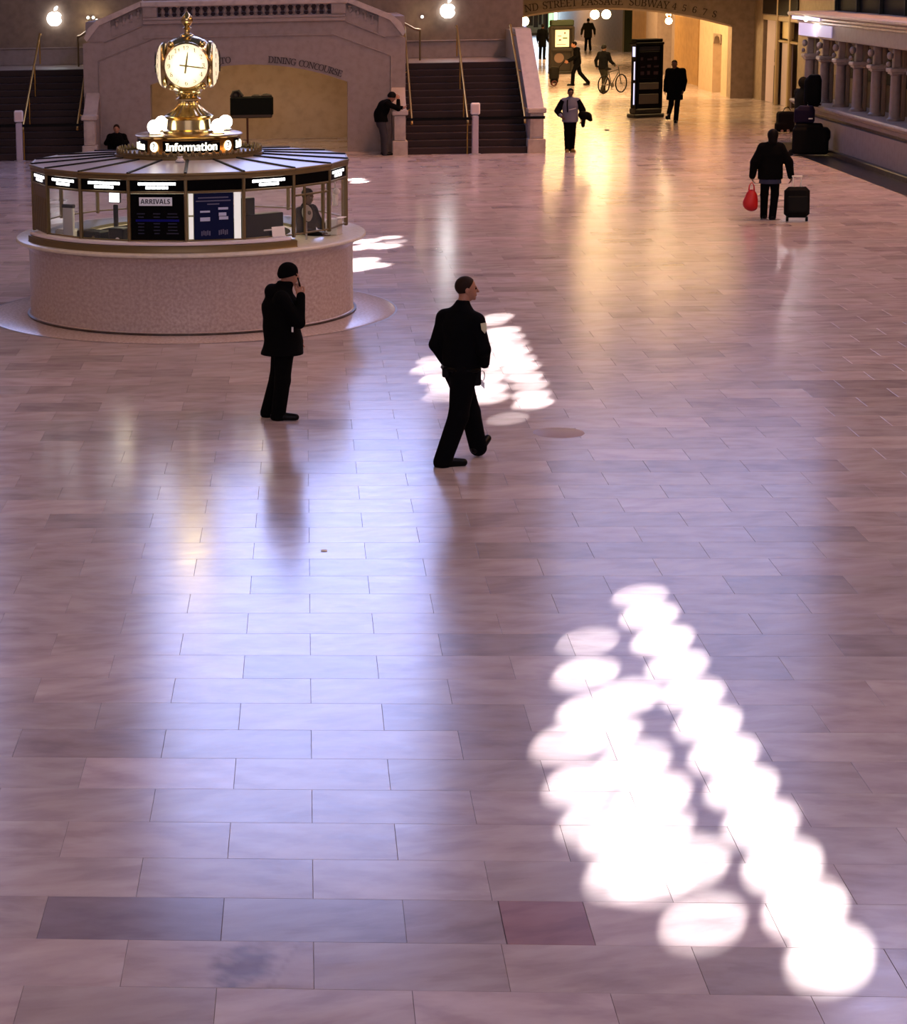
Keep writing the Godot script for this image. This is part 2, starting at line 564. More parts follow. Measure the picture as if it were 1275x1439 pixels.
	if hem < J.pelvis.y: lowmid = J.pelvis.lerp((J.knl + J.knr) / 2.0, clampf((J.pelvis.y - hem + 0.05) / maxf(0.1, J.pelvis.y - (J.knl.y + J.knr.y) / 2.0), 0.0, 1.2))
	bb = bounds([J.neck + Vector3.UP * 0.08, J.shl, J.shr, J.ell, J.elr, J.wrl, J.wrr, J.pelvis, lowmid], 0.26)
	F = Field.new(bb[0], bb[1], cell)
	var sq2 := Vector3(1.0, 1.0, W.get("flat", 1.45))
	F.cap(J.belly, J.chest, 0.165 * fat, 0.175 * fat, 0.06, sq2, yaw)
	F.cap(J.pelvis, J.belly, 0.175 * fat, 0.165 * fat, 0.06, sq2, yaw)
	F.cap(J.chest, J.neck.lerp(J.chest, 0.25), 0.17 * fat, 0.085, 0.05, sq2, yaw)
	if hem < J.pelvis.y: F.cap(J.pelvis, lowmid, 0.175 * fat, 0.19 * fat * W.get("flare", 1.0), 0.05, Vector3(1, 1, minf(1.25, W.get("flat", 1.25))), yaw)
	F.cap(J.neck.lerp(J.chest, 0.2), J.neck + Vector3.UP * 0.015, 0.085, 0.068, 0.02)
	var ac: float = W.get("arm", 1.0)
	for s in ["l", "r"]:
		F.cap(J.neck.lerp(J.chest, 0.25), J["sh" + s], 0.075, 0.068 * ac, 0.05)
		F.cap(J["sh" + s], J["el" + s], 0.072 * ac, 0.062 * ac, 0.05)
		F.cap(J["el" + s], J["wr" + s], 0.062 * ac, 0.047 * ac, 0.02)
	if W.has("hood"):
		F.cap(J.neck + Vector3.UP * 0.0, J.neck.lerp(hc, 0.45), 0.085, 0.086, 0.03)
		F.egg(J.neck + Basis(Vector3.UP, yaw) * Vector3(0, -0.03, 0.12), Vector3(0.13, 0.085, 0.08), 0.03, Basis(Vector3.UP, yaw))
	F.cut(Vector3.DOWN, -hem)
	F.cut(Vector3(0, 1, 0), J.neck.y + (0.085 if W.has("hood") else 0.055))
	mbt = MB.new()
	F.emit(mbt)
	put(W.get("top_name", "jacket"), mbt, W.top, P)
	# hair or hat
	var hf := Field.new(hc - Vector3.ONE * 0.2, hc + Vector3.ONE * 0.2, hcell)
	var style: String = W.get("hair_style", "short")
	if style == "hat":
		hf.egg(hc + HB * Vector3(0, 0.04, 0.012), Vector3(0.088, 0.1, 0.107), 0.02, HB)
		hf.egg(hc + HB * Vector3(0, 0.0, 0.02), Vector3(0.09, 0.06, 0.1), 0.03, HB)
		hf.cut(HB * Vector3(0, -1, -0.35), (HB * Vector3(0, -1, -0.35)).dot(hc + HB * Vector3(0, 0.022, -0.09)))
	elif style == "hood":
		hf.egg(hc + HB * Vector3(0, 0.02, 0.03), Vector3(0.105, 0.135, 0.12), 0.02, HB)
		hf.cut(HB * Vector3(0, 0, -1), (HB * Vector3(0, 0, -1)).dot(hc + HB * Vector3(0, 0, -0.075)))
	elif style == "long":
		hf.egg(hc + HB * Vector3(0, 0.03, 0.02), Vector3(0.105, 0.11, 0.115), 0.02, HB)
		hf.cap(hc + HB * Vector3(0, -0.02, 0.04), hc + HB * Vector3(0, -0.1, 0.05), 0.09, 0.085, 0.03)
		hf.cut(HB * Vector3(0, -0.35, -1), (HB * Vector3(0, -0.35, -1)).dot(hc + HB * Vector3(0, 0.04, -0.06)))
	else:
		hf.egg(hc + HB * Vector3(0, 0.034, 0.017), Vector3(0.081, 0.094, 0.1), 0.02, HB)
		hf.cut(HB * Vector3(0, -0.75, -1), (HB * Vector3(0, -0.75, -1)).dot(hc + HB * Vector3(0, 0.045, W.get("hairline", -0.055))))
		hf.cut(HB * Vector3(0, -1, 0), (HB * Vector3(0, -1, 0)).dot(hc + HB * Vector3(0, -0.06, 0)))
	mbt = MB.new()
	hf.emit(mbt)
	put("hat" if style == "hat" else ("hood" if style == "hood" else "hair"), mbt, W.hair, P)
	return P

# ------------------------------------------------------------------ scene
const SUN_TO := Vector3(0.33992, 0.55922, -0.75612)
const BC := Vector3(-1.6, 0, -30.6)      # middle of the information booth

func _ready() -> void:
	rng.seed = 7
	var sf := SystemFont.new()
	sf.font_names = PackedStringArray(["Droid Sans"]); sf.font_weight = 700
	sans_font = sf
	var rf := SystemFont.new()
	rf.font_names = PackedStringArray(["Droid Serif"])
	serif_font = rf
	# camera: a lens shifted to the right and down, as in a cropped photograph
	var cam := Camera3D.new()
	cam.name = "camera"
	cam.projection = Camera3D.PROJECTION_FRUSTUM
	cam.keep_aspect = Camera3D.KEEP_HEIGHT
	cam.near = 0.1; cam.far = 400.0
	cam.size = 2.0 * 0.233543 * cam.near
	cam.frustum_offset = Vector2(0.142655, -0.052992) * cam.near
	add_child(cam)
	cam.transform = Transform3D(Basis(Vector3(0.99715, -0.02105, -0.07241), Vector3(0.00687, 0.98161, -0.19078), Vector3(0.07509, 0.18974, 0.97896)).orthonormalized(), Vector3(0, 4.7, 0))
	cam.current = true
	# sky, exposure
	var we := WorldEnvironment.new()
	we.name = "world"
	var env := Environment.new()
	var sky := Sky.new()
	var sm := ProceduralSkyMaterial.new()
	sm.sky_top_color = Color(0.3, 0.45, 0.75); sm.sky_horizon_color = Color(0.66, 0.74, 0.86)
	sm.ground_bottom_color = Color(0.3, 0.3, 0.32); sm.ground_horizon_color = Color(0.6, 0.65, 0.72)
	sky.sky_material = sm
	env.background_mode = Environment.BG_SKY
	env.sky = sky
	env.tonemap_mode = Environment.TONE_MAPPER_LINEAR
	env.tonemap_exposure = 1.75
	env.sdfgi_enabled = true; env.ssao_enabled = true; env.ssil_enabled = true
	we.environment = env
	add_child(we)
	# the low morning sun that reaches the floor through openings in the high windows
	var sun := DirectionalLight3D.new()
	sun.name = "sun"
	sun.light_color = Color(1.0, 0.97, 0.95); sun.light_energy = 54.0
	sun.light_angular_distance = 0.53
	sun.shadow_enabled = true
	add_child(sun)
	sun.transform = Transform3D(Basis.looking_at(-SUN_TO, Vector3.UP), Vector3(16, 30, -50))
	# daylight through the tall windows of the end wall and of the south wall
	var day := Color(0.66, 0.72, 1.0)
	area("east_window_light", Vector3(-0.4, 15.5, -62.6), Vector2(8.0, 14.0), Vector3(0, 0, 1), day, 0.95)
	area("east_window_light", Vector3(-13.5, 15.5, -62.6), Vector2(7.5, 13.0), Vector3(0, 0, 1), day, 0.4)
	area("east_window_light", Vector3(11.0, 15.5, -62.6), Vector2(7.5, 13.0), Vector3(0, 0, 1), day, 0.25)
	for z in [-44.5, -57.5, -31.5, -18.5, -5.5]:
		area("south_window_light", Vector3(16.2, 24.0, z), Vector2(7.0, 5.0), Vector3(-1, -0.35, 0), Color(0.80, 0.78, 1.0), 2.0)
	area("west_fill_light", Vector3(-1.5, 16.0, 19.6), Vector2(30, 14), Vector3(0, 0, -1), Color(0.93, 0.86, 0.93), 0.62)  # added soft fill from behind the viewer; the west wall has no opening
	area("unseen_trough_light", Vector3(16.1, 10.0, -33.0), Vector2(26.0, 0.8), Vector3(-1, -0.75, -0.25), Color(1.0, 0.72, 0.46), 3.2)  # out of view, placed to warm the right side of the hall
	var unseen_spot_words := ["nearest the viewer", "in the middle", "nearest the east windows"]
	for k in 3:
		unseen_spot(Vector3(15.9, 26.6, -43.5 - 6.0 * k), Vector3(8.0 + k, 0, -44.0 - 7.0 * k), unseen_spot_words[k])  # unseen warm spots placed to light the far right floor
	# unseen warm lamps along both sides, out of view, placed to warm the hall
	var warm := Color(1.0, 0.76, 0.5)
	var spot_words := ["nearest the viewer", "in the middle", "nearest the east windows"]
	for k in 3:
		unseen_hall_lamp(Vector3(-15.0, 18.0, -12.0 - 12.0 * k), warm, "north", spot_words[k])
		unseen_hall_lamp(Vector3(11.5, 18.0, -12.0 - 12.0 * k), warm, "south", spot_words[k])
	build_materials()
	build_floor()
	build_shell()
	build_east()
	build_passage()
	build_tickets()
	build_booth()
	build_clock()
	build_people()
	build_small()
	soften()

func unseen_hall_lamp(at: Vector3, warm: Color, side: String, where: String) -> void:  # out of view, hung where it warms the floor
	var c := thing("unseen_hall_lamp", "unseen hall lamp on the %s side warming the floor, the one %s" % [side, where], "unseen_hall_lamp", "unseen hall lamps", at)
	var b := MB.new()
	b.lathe([Vector2(0.0, -0.5), Vector2(0.35, -0.35), Vector2(0.6, 0.0), Vector2(0.5, 0.25), Vector2(0.2, 0.5), Vector2(0.04, 0.7), Vector2(0.03, 12.0), Vector2(0.0, 12.0)], 20, Vector3.ZERO)
	put("frame", b, mat("brass", Color(0.72, 0.55, 0.28), 0.3, 1.0), c)
	for k in 8:
		var p := Vector3(sin(TAU * k / 8) * 0.75, 0.1, cos(TAU * k / 8) * 0.75)
		var q := MB.new()
		q.ball(p, Vector3.ONE * 0.09, 6, 10)
		put("bulb", q, glow("unseen_bulb_glow", Color(1.0, 0.8, 0.5), 6.0), c)
		if k % 4 == 0: omni("unseen_bulb_light", p, warm, 8.0, 0.08, c)

func unseen_spot(at: Vector3, aim: Vector3, where: String) -> void:  # out of view, placed to warm the floor at the far right
	var f := thing("unseen_spot", "unseen warm spot lighting the far right floor, the one %s" % where, "unseen_spot", "unseen warm spots", at)
	var X := Transform3D(Basis.looking_at(aim - at, Vector3.UP), Vector3.ZERO)
	var b := MB.new()
	b.tube([X * Vector3(0, 0, 0.3), X * Vector3(0, 0, 0.2), X * Vector3(0, 0, 0.0)], [0.1, 0.16, 0.18], 16)
	put("housing", b, mat("unseen_spot_housing", Color(0.08, 0.08, 0.08), 0.5), f)
	b = MB.new()
	b.ball(X * Vector3(0, 0, 0.0), Vector3.ONE * 0.14, 8, 12)
	put("lens", b, glow("unseen_spot_glow", Color(1.0, 0.78, 0.5), 6.0), f)
	b = MB.new()
	b.tube([X * Vector3(0, 0, 0.2), Vector3(0.6, 0.1, 0.0)], 0.03, 8)
	put("bracket", b, M.get("unseen_spot_housing"), f)
	var l := SpotLight3D.new()
	l.light_color = Color(1.0, 0.68, 0.38); l.light_energy = 190.0; l.light_size = 0.14
	l.spot_angle = 32.0; l.spot_angle_attenuation = 1.0; l.spot_range = 90.0; l.spot_attenuation = 2.0
	l.shadow_enabled = true
	add_named(l, "unseen_spot_light", f)
	l.transform = X * Transform3D(Basis(), Vector3(0, 0, -0.2))

func build_materials() -> void:
	stone("wall_stone", Color(0.56, 0.50, 0.48), 0.5, 0.08, 0.6, 3)
	stone("brown_stone", Color(0.49, 0.42, 0.36), 0.6, 0.10, 0.5, 4)
	stone("pale_stone", Color(0.68, 0.62, 0.59), 0.4, 0.12, 0.5, 5)
	stone("warm_stone", Color(0.70, 0.61, 0.51), 0.5, 0.08, 0.4, 6)
	var m := stone("counter_marble", Color(0.62, 0.51, 0.47), 0.22, 0.25, 1.0, 9)
	m.albedo_texture = noise_tex(9, 0.035, Color(0.63, 0.55, 0.53), Color(0.72, 0.645, 0.625), Color(0.80, 0.74, 0.72), 512, false, 12.0)
	stone("ledge_marble", Color(0.80, 0.76, 0.70), 0.25, 0.1, 1.5, 10)
	stone("dark_marble", Color(0.22, 0.17, 0.15), 0.3, 0.3, 0.8, 11)
	mat("brass", Color(0.72, 0.55, 0.28), 0.3, 1.0)
	mat("bright_brass", Color(0.77, 0.69, 0.49), 0.2, 1.0)
	mat("dull_brass", Color(0.45, 0.38, 0.25), 0.42, 0.5)
	mat("black", Color(0.03, 0.03, 0.032), 0.5)
	mat("screen_black", Color(0.02, 0.02, 0.022), 0.2)
	mat("white_paint", Color(0.82, 0.8, 0.8), 0.5)
	mat("paper", Color(0.88, 0.86, 0.84), 0.7)
	mat("step", Color(0.215, 0.175, 0.175), 0.5)
	mat("chrome", Color(0.8, 0.8, 0.82), 0.2, 1.0)
	var g := mat("glass", Color(0.95, 0.98, 1.0, 0.02), 0.05)
	g.transparency = BaseMaterial3D.TRANSPARENCY_ALPHA
	# floor marble, tinted per slab through vertex colours
	m = mat("floor_marble", Color.WHITE, 0.19)
	m.albedo_texture = noise_tex(21, 0.009, Color(0.77, 0.71, 0.72), Color(0.87, 0.825, 0.825), Color(0.93, 0.90, 0.90), 1024, false, 40.0)
	m.vertex_color_use_as_albedo = true
	m.roughness_texture = noise_tex(22, 0.02, Color(0.75, 0.75, 0.75), Color(1, 1, 1), Color(1.2, 1.2, 1.2), 512)

func soften() -> void:
	for key in ["hair_black", "hair_brown", "shoe_black", "leather_black", "luggage_black", "case_cloth", "case_pocket", "bag_purple", "duffel_dark", "machine_black", "screen_black", "kiosk_screen", "poster_blue", "board_green", "cart_bag", "black", "step", "kiosk_black", "rib_dark", "recess_dark", "dark_glazing", "eye"]:
		if M.has(key): dull(M[key], 0.2)
	M.glass.metallic_specular = 0.3

func slab_tint() -> Color:
	var r := rng.randf()
	var k := 0.60 + rng.randf_range(-0.045, 0.045)
	var pink := rng.randf_range(-0.012, 0.02)
	if r < 0.14: k *= 0.80; pink += 0.02
	elif r > 0.82: k *= 1.12
	return Color(k * (0.98 + pink), k * (0.92 - pink * 0.3), k * (0.93 + rng.randf_range(-0.01, 0.03)))

func slab(mb: MB, ctr: Vector3, size: Vector3) -> void:
	var st := mb.v.size()
	var h := size / 2.0
	var du := rng.randf()
	var dv := rng.randf()
	var fl := -1.0 if rng.randf() < 0.5 else 1.0
	mb.tint = slab_tint()
	var b := 0.0016
	var t := [Vector3(-h.x + b, h.y, -h.z + b), Vector3(h.x - b, h.y, -h.z + b), Vector3(h.x - b, h.y, h.z - b), Vector3(-h.x + b, h.y, h.z - b)]
	var d := [Vector3(-h.x, h.y - b, -h.z), Vector3(h.x, h.y - b, -h.z), Vector3(h.x, h.y - b, h.z), Vector3(-h.x, h.y - b, h.z)]
	mb.quad(ctr + t[0], ctr + t[1], ctr + t[2], ctr + t[3], Vector3.UP)
	for k in 4:
		var k2 := (k + 1) % 4
		var o: Vector3 = d[k] + d[k2]
		o.y = 0.0
		mb.quad(ctr + t[k], ctr + t[k2], ctr + d[k2], ctr + d[k], o.normalized() + Vector3.UP)
		mb.quad(ctr + d[k], ctr + d[k2], ctr + d[k2] - Vector3(0, size.y - b, 0), ctr + d[k] - Vector3(0, size.y - b, 0), o)
	for i in range(st, mb.v.size()):
		var p := mb.v[i] - ctr
		mb.t[i] = Vector2(p.x * 0.17 * fl + p.z * 0.12 + du, p.z * 0.36 + p.x * 0.05 + dv)

const TL := 0.9140                     # slab length, slab depth and the first joint
const TD := 0.5105

func build_floor() -> void:
	var fl := Node3D.new()
	add_named(fl, "floor", self)
	struct(fl, "polished pinkish grey marble floor laid in a running bond of long slabs", "floor")
	var bed := MB.new()
	bed.span(Vector3(-22, -0.4, -160), Vector3(30, -0.012, 24))
	put("bed", bed, mat("mortar", Color(0.40, 0.34, 0.34), 0.9), fl)
	var variants: Array[Mesh] = []
	for k in 48:
		var mb := MB.new()
		slab(mb, Vector3(0, -0.01, 0), Vector3(TL - 0.0014, 0.02, TD - 0.0014))
		variants.append(mb.mesh())
	var rest := MB.new()
	var singles := 0
	for r in range(-62, 290):
		var z1 := -9.597 + 0.003 - r * TD
		var zc := z1 - TD / 2.0
		var x0 := 0.019 if posmod(r, 2) == 0 else 0.476
		var lo := -20.5
		var hi := 16.3
		if zc < -63.2: lo = 6.1; hi = 20.0
		if zc < -118.0: lo = 10.0; hi = 27.0
		var seen_lo := -1.41 - 0.1363 * (-zc - 9.2)
		var seen_hi := 2.668 + 0.2638 * (-zc - 9.33)
		for k in range(int(floor((lo - x0) / TL)), int(ceil((hi - x0) / TL))):
			var xc := x0 + (k + 0.5) * TL
			if Vector2(xc - BC.x, zc - BC.z).length() < 1.6: continue
			if zc < -9.0 and zc > -40.0 and xc + TL / 2 > seen_lo and xc - TL / 2 < seen_hi and singles < 299:
				singles += 1
				if r == 1 and k == 0:       # the slab that is cut in two, its right half a deep pink
					var ml := MB.new()
					slab(ml, Vector3(0, -0.01, 0), Vector3(TL * 0.53, 0.02, TD - 0.0014))
					put("slab", ml, M.floor_marble, fl).position = Vector3(xc - TL * 0.235, 0, zc)
					var mr := MB.new()
					slab(mr, Vector3(0, -0.01, 0), Vector3(TL * 0.465, 0.02, TD - 0.0014))
					for i in mr.c.size(): mr.c[i] = Color(0.42, 0.27, 0.29)
					put("slab", mr, M.floor_marble, fl).position = Vector3(xc + TL * 0.266, 0, zc)
					continue
				var msh: Mesh = variants[rng.randi() % 48]
				if r == 1 and (k == -1 or k == -2):   # blue grey slabs
					var mg := MB.new()
					slab(mg, Vector3(0, -0.01, 0), Vector3(TL - 0.0014, 0.02, TD - 0.0014))
					for i in mg.c.size(): mg.c[i] = Color(0.46, 0.46, 0.53) if k == -1 else Color(0.34, 0.31, 0.37)
					msh = mg.mesh()
				var si := inst("slab", msh, M.floor_marble, fl)
				si.position = Vector3(xc, 0, zc)
				if r == 0 and k == -1: stained(si)
			else:
				slab(rest, Vector3(xc, -0.01, zc), Vector3(TL - 0.0014, 0.02, TD - 0.0014))
	var ro := put("far_slabs", rest, M.floor_marble, fl)
	ro.set_meta("kind", "stuff")
	# border of marble round the booth
	var ring := MB.new()
	ring.tint = Color(0.56, 0.49, 0.48)
	ring.lathe([Vector2(2.2, 0.012), Vector2(2.82, 0.012), Vector2(2.86, 0.0)], 64, BC)
	put("trim_1", ring, M.counter_marble, fl)
	var gap := MB.new()
	gap.lathe([Vector2(2.86, 0.002), Vector2(2.885, 0.002)], 64, BC)
	put("trim_joint", gap, M.dark_marble, fl)

# a slab whose stone carries a dark bruise and a slanting vein
func stained(slab_node: Node3D) -> void:
	var mb := MB.new()
	var fn := FastNoiseLite.new()
	fn.seed = 4; fn.frequency = 3.0
	var nu := 44
	var nv := 24
	for j in nv + 1:
		for i in nu + 1:
			var u := i / float(nu)
			var w := j / float(nv)
			var d := Vector2((u - 0.63) / 0.13, (w - 0.55) / 0.55)
			d.x -= (0.5 - w) * 0.5
			var g := clampf(1.45 - d.length() + fn.get_noise_2d(u * 1.6, w) * 0.7, 0.0, 1.0)
			var vein := clampf(1.0 - absf(u - (0.93 - 0.16 * w)) / 0.018, 0.0, 1.0) * 0.35
			var base := Color(0.58, 0.525, 0.525)
			mb.tint = base.lerp(Color(0.25, 0.21, 0.27), smoothstep(0.0, 1.0, g) * 0.9).lerp(Color(0.3, 0.26, 0.28), vein)
			mb.vert(Vector3((u - 0.5) * (TL - 0.006), 0.0004, (w - 0.5) * (TD - 0.006)), Vector3.UP, Vector2(u * 0.17, w * 0.2))
	for j in nv:
		for i in nu:
			var q := j * (nu + 1) + i
			mb.face(q, q + 1, q + nu + 2); mb.face(q, q + nu + 2, q + nu + 1)
	put("stain", mb, M.floor_marble, slab_node)

func win_box(mb: MB, lo: Vector3, hi: Vector3) -> void:
	mb.span(lo, hi)

# a wall lying across one axis, with rectangular openings [u0, u1, v0, v1]
func pierced(mb: MB, axis: int, at: float, thick: float, u0: float, u1: float, v0: float, v1: float, holes: Array) -> void:
	var us: Array = [u0, u1]
	var vs: Array = [v0, v1]
	for hh in holes:
		us.append(hh[0]); us.append(hh[1]); vs.append(hh[2]); vs.append(hh[3])
	us.sort(); vs.sort()
	for i in us.size() - 1:
		for j in vs.size() - 1:
			if us[i + 1] - us[i] < 0.001 or vs[j + 1] - vs[j] < 0.001: continue
			var cu: float = (us[i] + us[i + 1]) / 2.0
			var cv: float = (vs[j] + vs[j + 1]) / 2.0
			var open := false
			for hh in holes:
				if cu > hh[0] and cu < hh[1] and cv > hh[2] and cv < hh[3]: open = true
			if open: continue
			if axis == 0: mb.span(Vector3(at, vs[j], us[i]), Vector3(at + thick, vs[j + 1], us[i + 1]))
			else: mb.span(Vector3(us[i], vs[j], at), Vector3(us[i + 1], vs[j + 1], at + thick))

# positions of the openings through which the sun falls: along the wall, height, size
const SUN_A := [[-47.32, 23.04, 0.6], [-46.84, 23.05, 0.9], [-46.24, 23.05, 1.0], [-45.64, 23.04, 1.0], [-45.05, 23.04, 1.0], [-44.49, 23.04, 1.0], [-43.94, 23.05, 1.0], [-43.4, 23.05, 1.05], [-42.86, 23.05, 1.1], [-42.28, 23.06, 1.1], [-41.74, 23.06, 1.15], [-41.2, 23.07, 1.15], [-47.37, 23.92, 0.5], [-46.88, 24.09, 0.85], [-46.26, 24.17, 0.9], [-45.94, 23.74, 0.9], [-46.14, 24.54, 0.9], [-45.77, 24.13, 0.9], [-45.45, 24.53, 0.9], [-45.05, 23.96, 0.9], [-44.83, 24.51, 0.7], [-44.44, 23.91, 1.0], [-44.39, 24.35, 0.9], [-44.1, 24.03, 0.9], [-44.0, 24.41, 0.9], [-43.39, 23.85, 0.9], [-43.67, 24.2, 0.9], [-42.77, 23.94, 0.6]]
const SUN_B := [[-60.6, 22.87, 1.0], [-60.44, 23.06, 0.7], [-59.51, 22.9, 1.0], [-58.97, 22.9, 1.0], [-58.48, 22.92, 1.0], [-57.98, 22.95, 1.0], [-57.4, 22.94, 1.0], [-56.87, 22.95, 1.0], [-56.34, 23.0, 1.0], [-55.8, 22.99, 1.0], [-55.33, 23.05, 1.0], [-54.91, 23.1, 1.1], [-54.85, 23.67, 0.4], [-59.79, 23.2, 1.0], [-59.28, 23.25, 1.0], [-58.8, 23.28, 1.0], [-58.26, 23.28, 1.0], [-57.75, 23.28, 1.0], [-57.22, 23.32, 0.8], [-59.62, 24.57, 0.8], [-59.23, 24.73, 0.9], [-58.46, 24.6, 1.0], [-57.81, 24.51, 1.0], [-57.47, 24.66, 0.5], [-57.93, 23.72, 0.9], [-57.25, 23.74, 1.0], [-56.66, 23.76, 1.0], [-56.22, 23.83, 1.0], [-58.46, 24.1, 0.9], [-57.86, 24.13, 0.9], [-57.25, 24.13, 0.9], [-56.76, 24.2, 0.8]]
const SUN_C := [[12.43, 18.71, 1.0], [12.79, 19.16, 1.0], [12.67, 19.43, 1.0], [13.63, 20.93, 1.0], [13.79, 21.37, 0.9], [7.33, 10.21, 1.0], [7.75, 10.72, 1.0], [12.65, 18.4, 0.9], [12.95, 18.8, 0.9], [13.1, 19.3, 1.0], [13.45, 20.6, 1.0], [13.95, 21.1, 0.9], [7.45, 10.35, 0.9], [7.6, 10.5, 1.0]]

func build_shell() -> void:
	var ceil_mat := stone("ceiling_paint", Color(0.34, 0.40, 0.40), 0.8, 0.1, 0.2, 14)
	var mb := MB.new()
	var arc: Array[Vector2] = []
	for k in 17:
		var a := PI * k / 16
		arc.append(Vector2(-1.75 - cos(a) * 18.6, 27.0 + sin(a) * 7.0))
	for k in range(16, -1, -1):
		var a := PI * k / 16
		arc.append(Vector2(-1.75 - cos(a) * 19.4, 27.0 + sin(a) * 7.8))
	mb.prism(PackedVector2Array(arc), -64.0, 21.0)
	struct(put("ceiling", mb, ceil_mat), "high barrel vaulted ceiling of the hall, painted blue green", "ceiling")
	mb = MB.new()
	mb.span(Vector3(-21.0, -0.4, -64.0), Vector3(-20.2, 28.0, 21.0))
	struct(put("wall_north", mb, M.wall_stone), "long stone wall on the north side of the hall", "wall")
	mb = MB.new()
	pierced(mb, 0, 16.5, 0.5, -64.0, 21.0, -0.4, 28.0, [[-49.6, -40.6, 22.6, 26.4], [-63.2, -54.2, 22.5, 26.4]])
	struct(put("wall_south", mb, M.brown_stone), "long stone wall on the south side of the hall above the ticket windows", "wall")
	for q in [[SUN_A, -49.6, 22.6, 9.0, 3.8, "window_1"], [SUN_B, -63.2, 22.5, 9.0, 3.9, "window_2"]]:
		var hs: Array = []
		for p in q[0]: hs.append(Vector3(p[0] - q[1], p[1] - q[2], 0.115 * sqrt(p[2])))
		mb = MB.new()
		mb.grille(Vector3(16.5, q[2], q[1]), Vector3(0, 0, 1), Vector3(0, 1, 0), int(q[3] / 0.03), int(q[4] / 0.03), Vector3(0.02, 0, 0), hs, 0.03)  # out of view; openings placed to shape the sun patches
		struct(put(q[5], mb, mat("window_iron", Color(0.25, 0.25, 0.26), 0.6)), "unseen high window grille with round openings that shape the sun patches", "window")
	mb = MB.new()
	mb.span(Vector3(-21.0, -0.4, 20.2), Vector3(17.0, 28.0, 21.0))
	mb.prism(PackedVector2Array(arc.slice(0, 17)), 20.2, 21.0)
	struct(put("wall_west", mb, M.wall_stone), "end wall of the hall behind the viewer", "wall")
	# upper east wall with three tall windows
	mb = MB.new()
	var wins := [[-4.6, 3.9, 8.4, 22.6], [-17.4, -9.6, 8.8, 22.2], [6.9, 14.8, 8.8, 22.2]]
	pierced(mb, 2, -64.0, 0.9, -21.0, 17.0, 5.0, 27.0, wins)
	mb.prism(PackedVector2Array(arc.slice(0, 17)), -64.0, -63.1)
	mb.span(Vector3(-21.0, -0.4, -64.0), Vector3(-9.6, 5.0, -63.1))
	struct(put("wall_east", mb, M.wall_stone), "end wall of the hall above the stairs with three tall windows", "wall")
	for k in 3:
		var w: Array = wins[k]
		var hs: Array = []
		if k == 2:
			for p in SUN_C: hs.append(Vector3(p[0] - w[0], p[1] - w[2], 0.13 * p[2]))  # openings placed to shape the sun streaks beside the booth
		mb = MB.new()
		var cell := 0.05 if k == 2 else 0.5
		mb.grille(Vector3(w[0], w[2], -63.6), Vector3(1, 0, 0), Vector3(0, 1, 0), int((w[1] - w[0]) / cell) + 1, int((w[3] - w[2]) / cell) + 1, Vector3(0, 0, -0.02), hs, cell)
		var wn := struct(put("window_%d" % (k + 3), mb, glow("window_pane_%d" % k, Color(0.7, 0.78, 1.0), [0.7, 0.4, 0.25][k])), "tall frosted window in the east end wall", "window")
		var bars := MB.new()
		var x: float = w[0] + 1.2
		while x < w[1]:
			bars.span(Vector3(x - 0.05, w[2], -63.58), Vector3(x + 0.05, w[3], -63.45)); x += 1.2
		var y: float = w[2] + 1.6
		while y < w[3]:
			bars.span(Vector3(w[0], y - 0.04, -63.57), Vector3(w[1], y + 0.04, -63.46)); y += 1.6
		put("glazing_bars", bars, M.window_iron, wn)

func arc_pts(c: Vector2, r: float, a0: float, a1: float, n: int) -> Array[Vector2]:
	var o: Array[Vector2] = []
	for k in n + 1:
		var a := a0 + (a1 - a0) * k / n
		o.append(c + Vector2(sin(a), cos(a)) * r)
	return o

func carve(text: String, cap: float, place: Callable, start: float, width: float, m: Material, parent: Node, depth := 0.02, serif := true) -> void:
	var s := start
	var total := 0.0
	for ch in text: total += cap * 0.55 if ch == " " else letter(ch, cap, depth, serif)[1]
	var spread := width / total
	for ch in text:
		if ch == " ":
			s += cap * 0.55 * spread
			continue
		var L := letter(ch, cap, depth, serif)
		var o := MeshInstance3D.new()
		o.mesh = L[0]
		o.material_override = m
		add_named(o, "letter", parent)
		o.transform = place.call(s + L[1] * 0.5 * spread)
		s += L[1] * spread

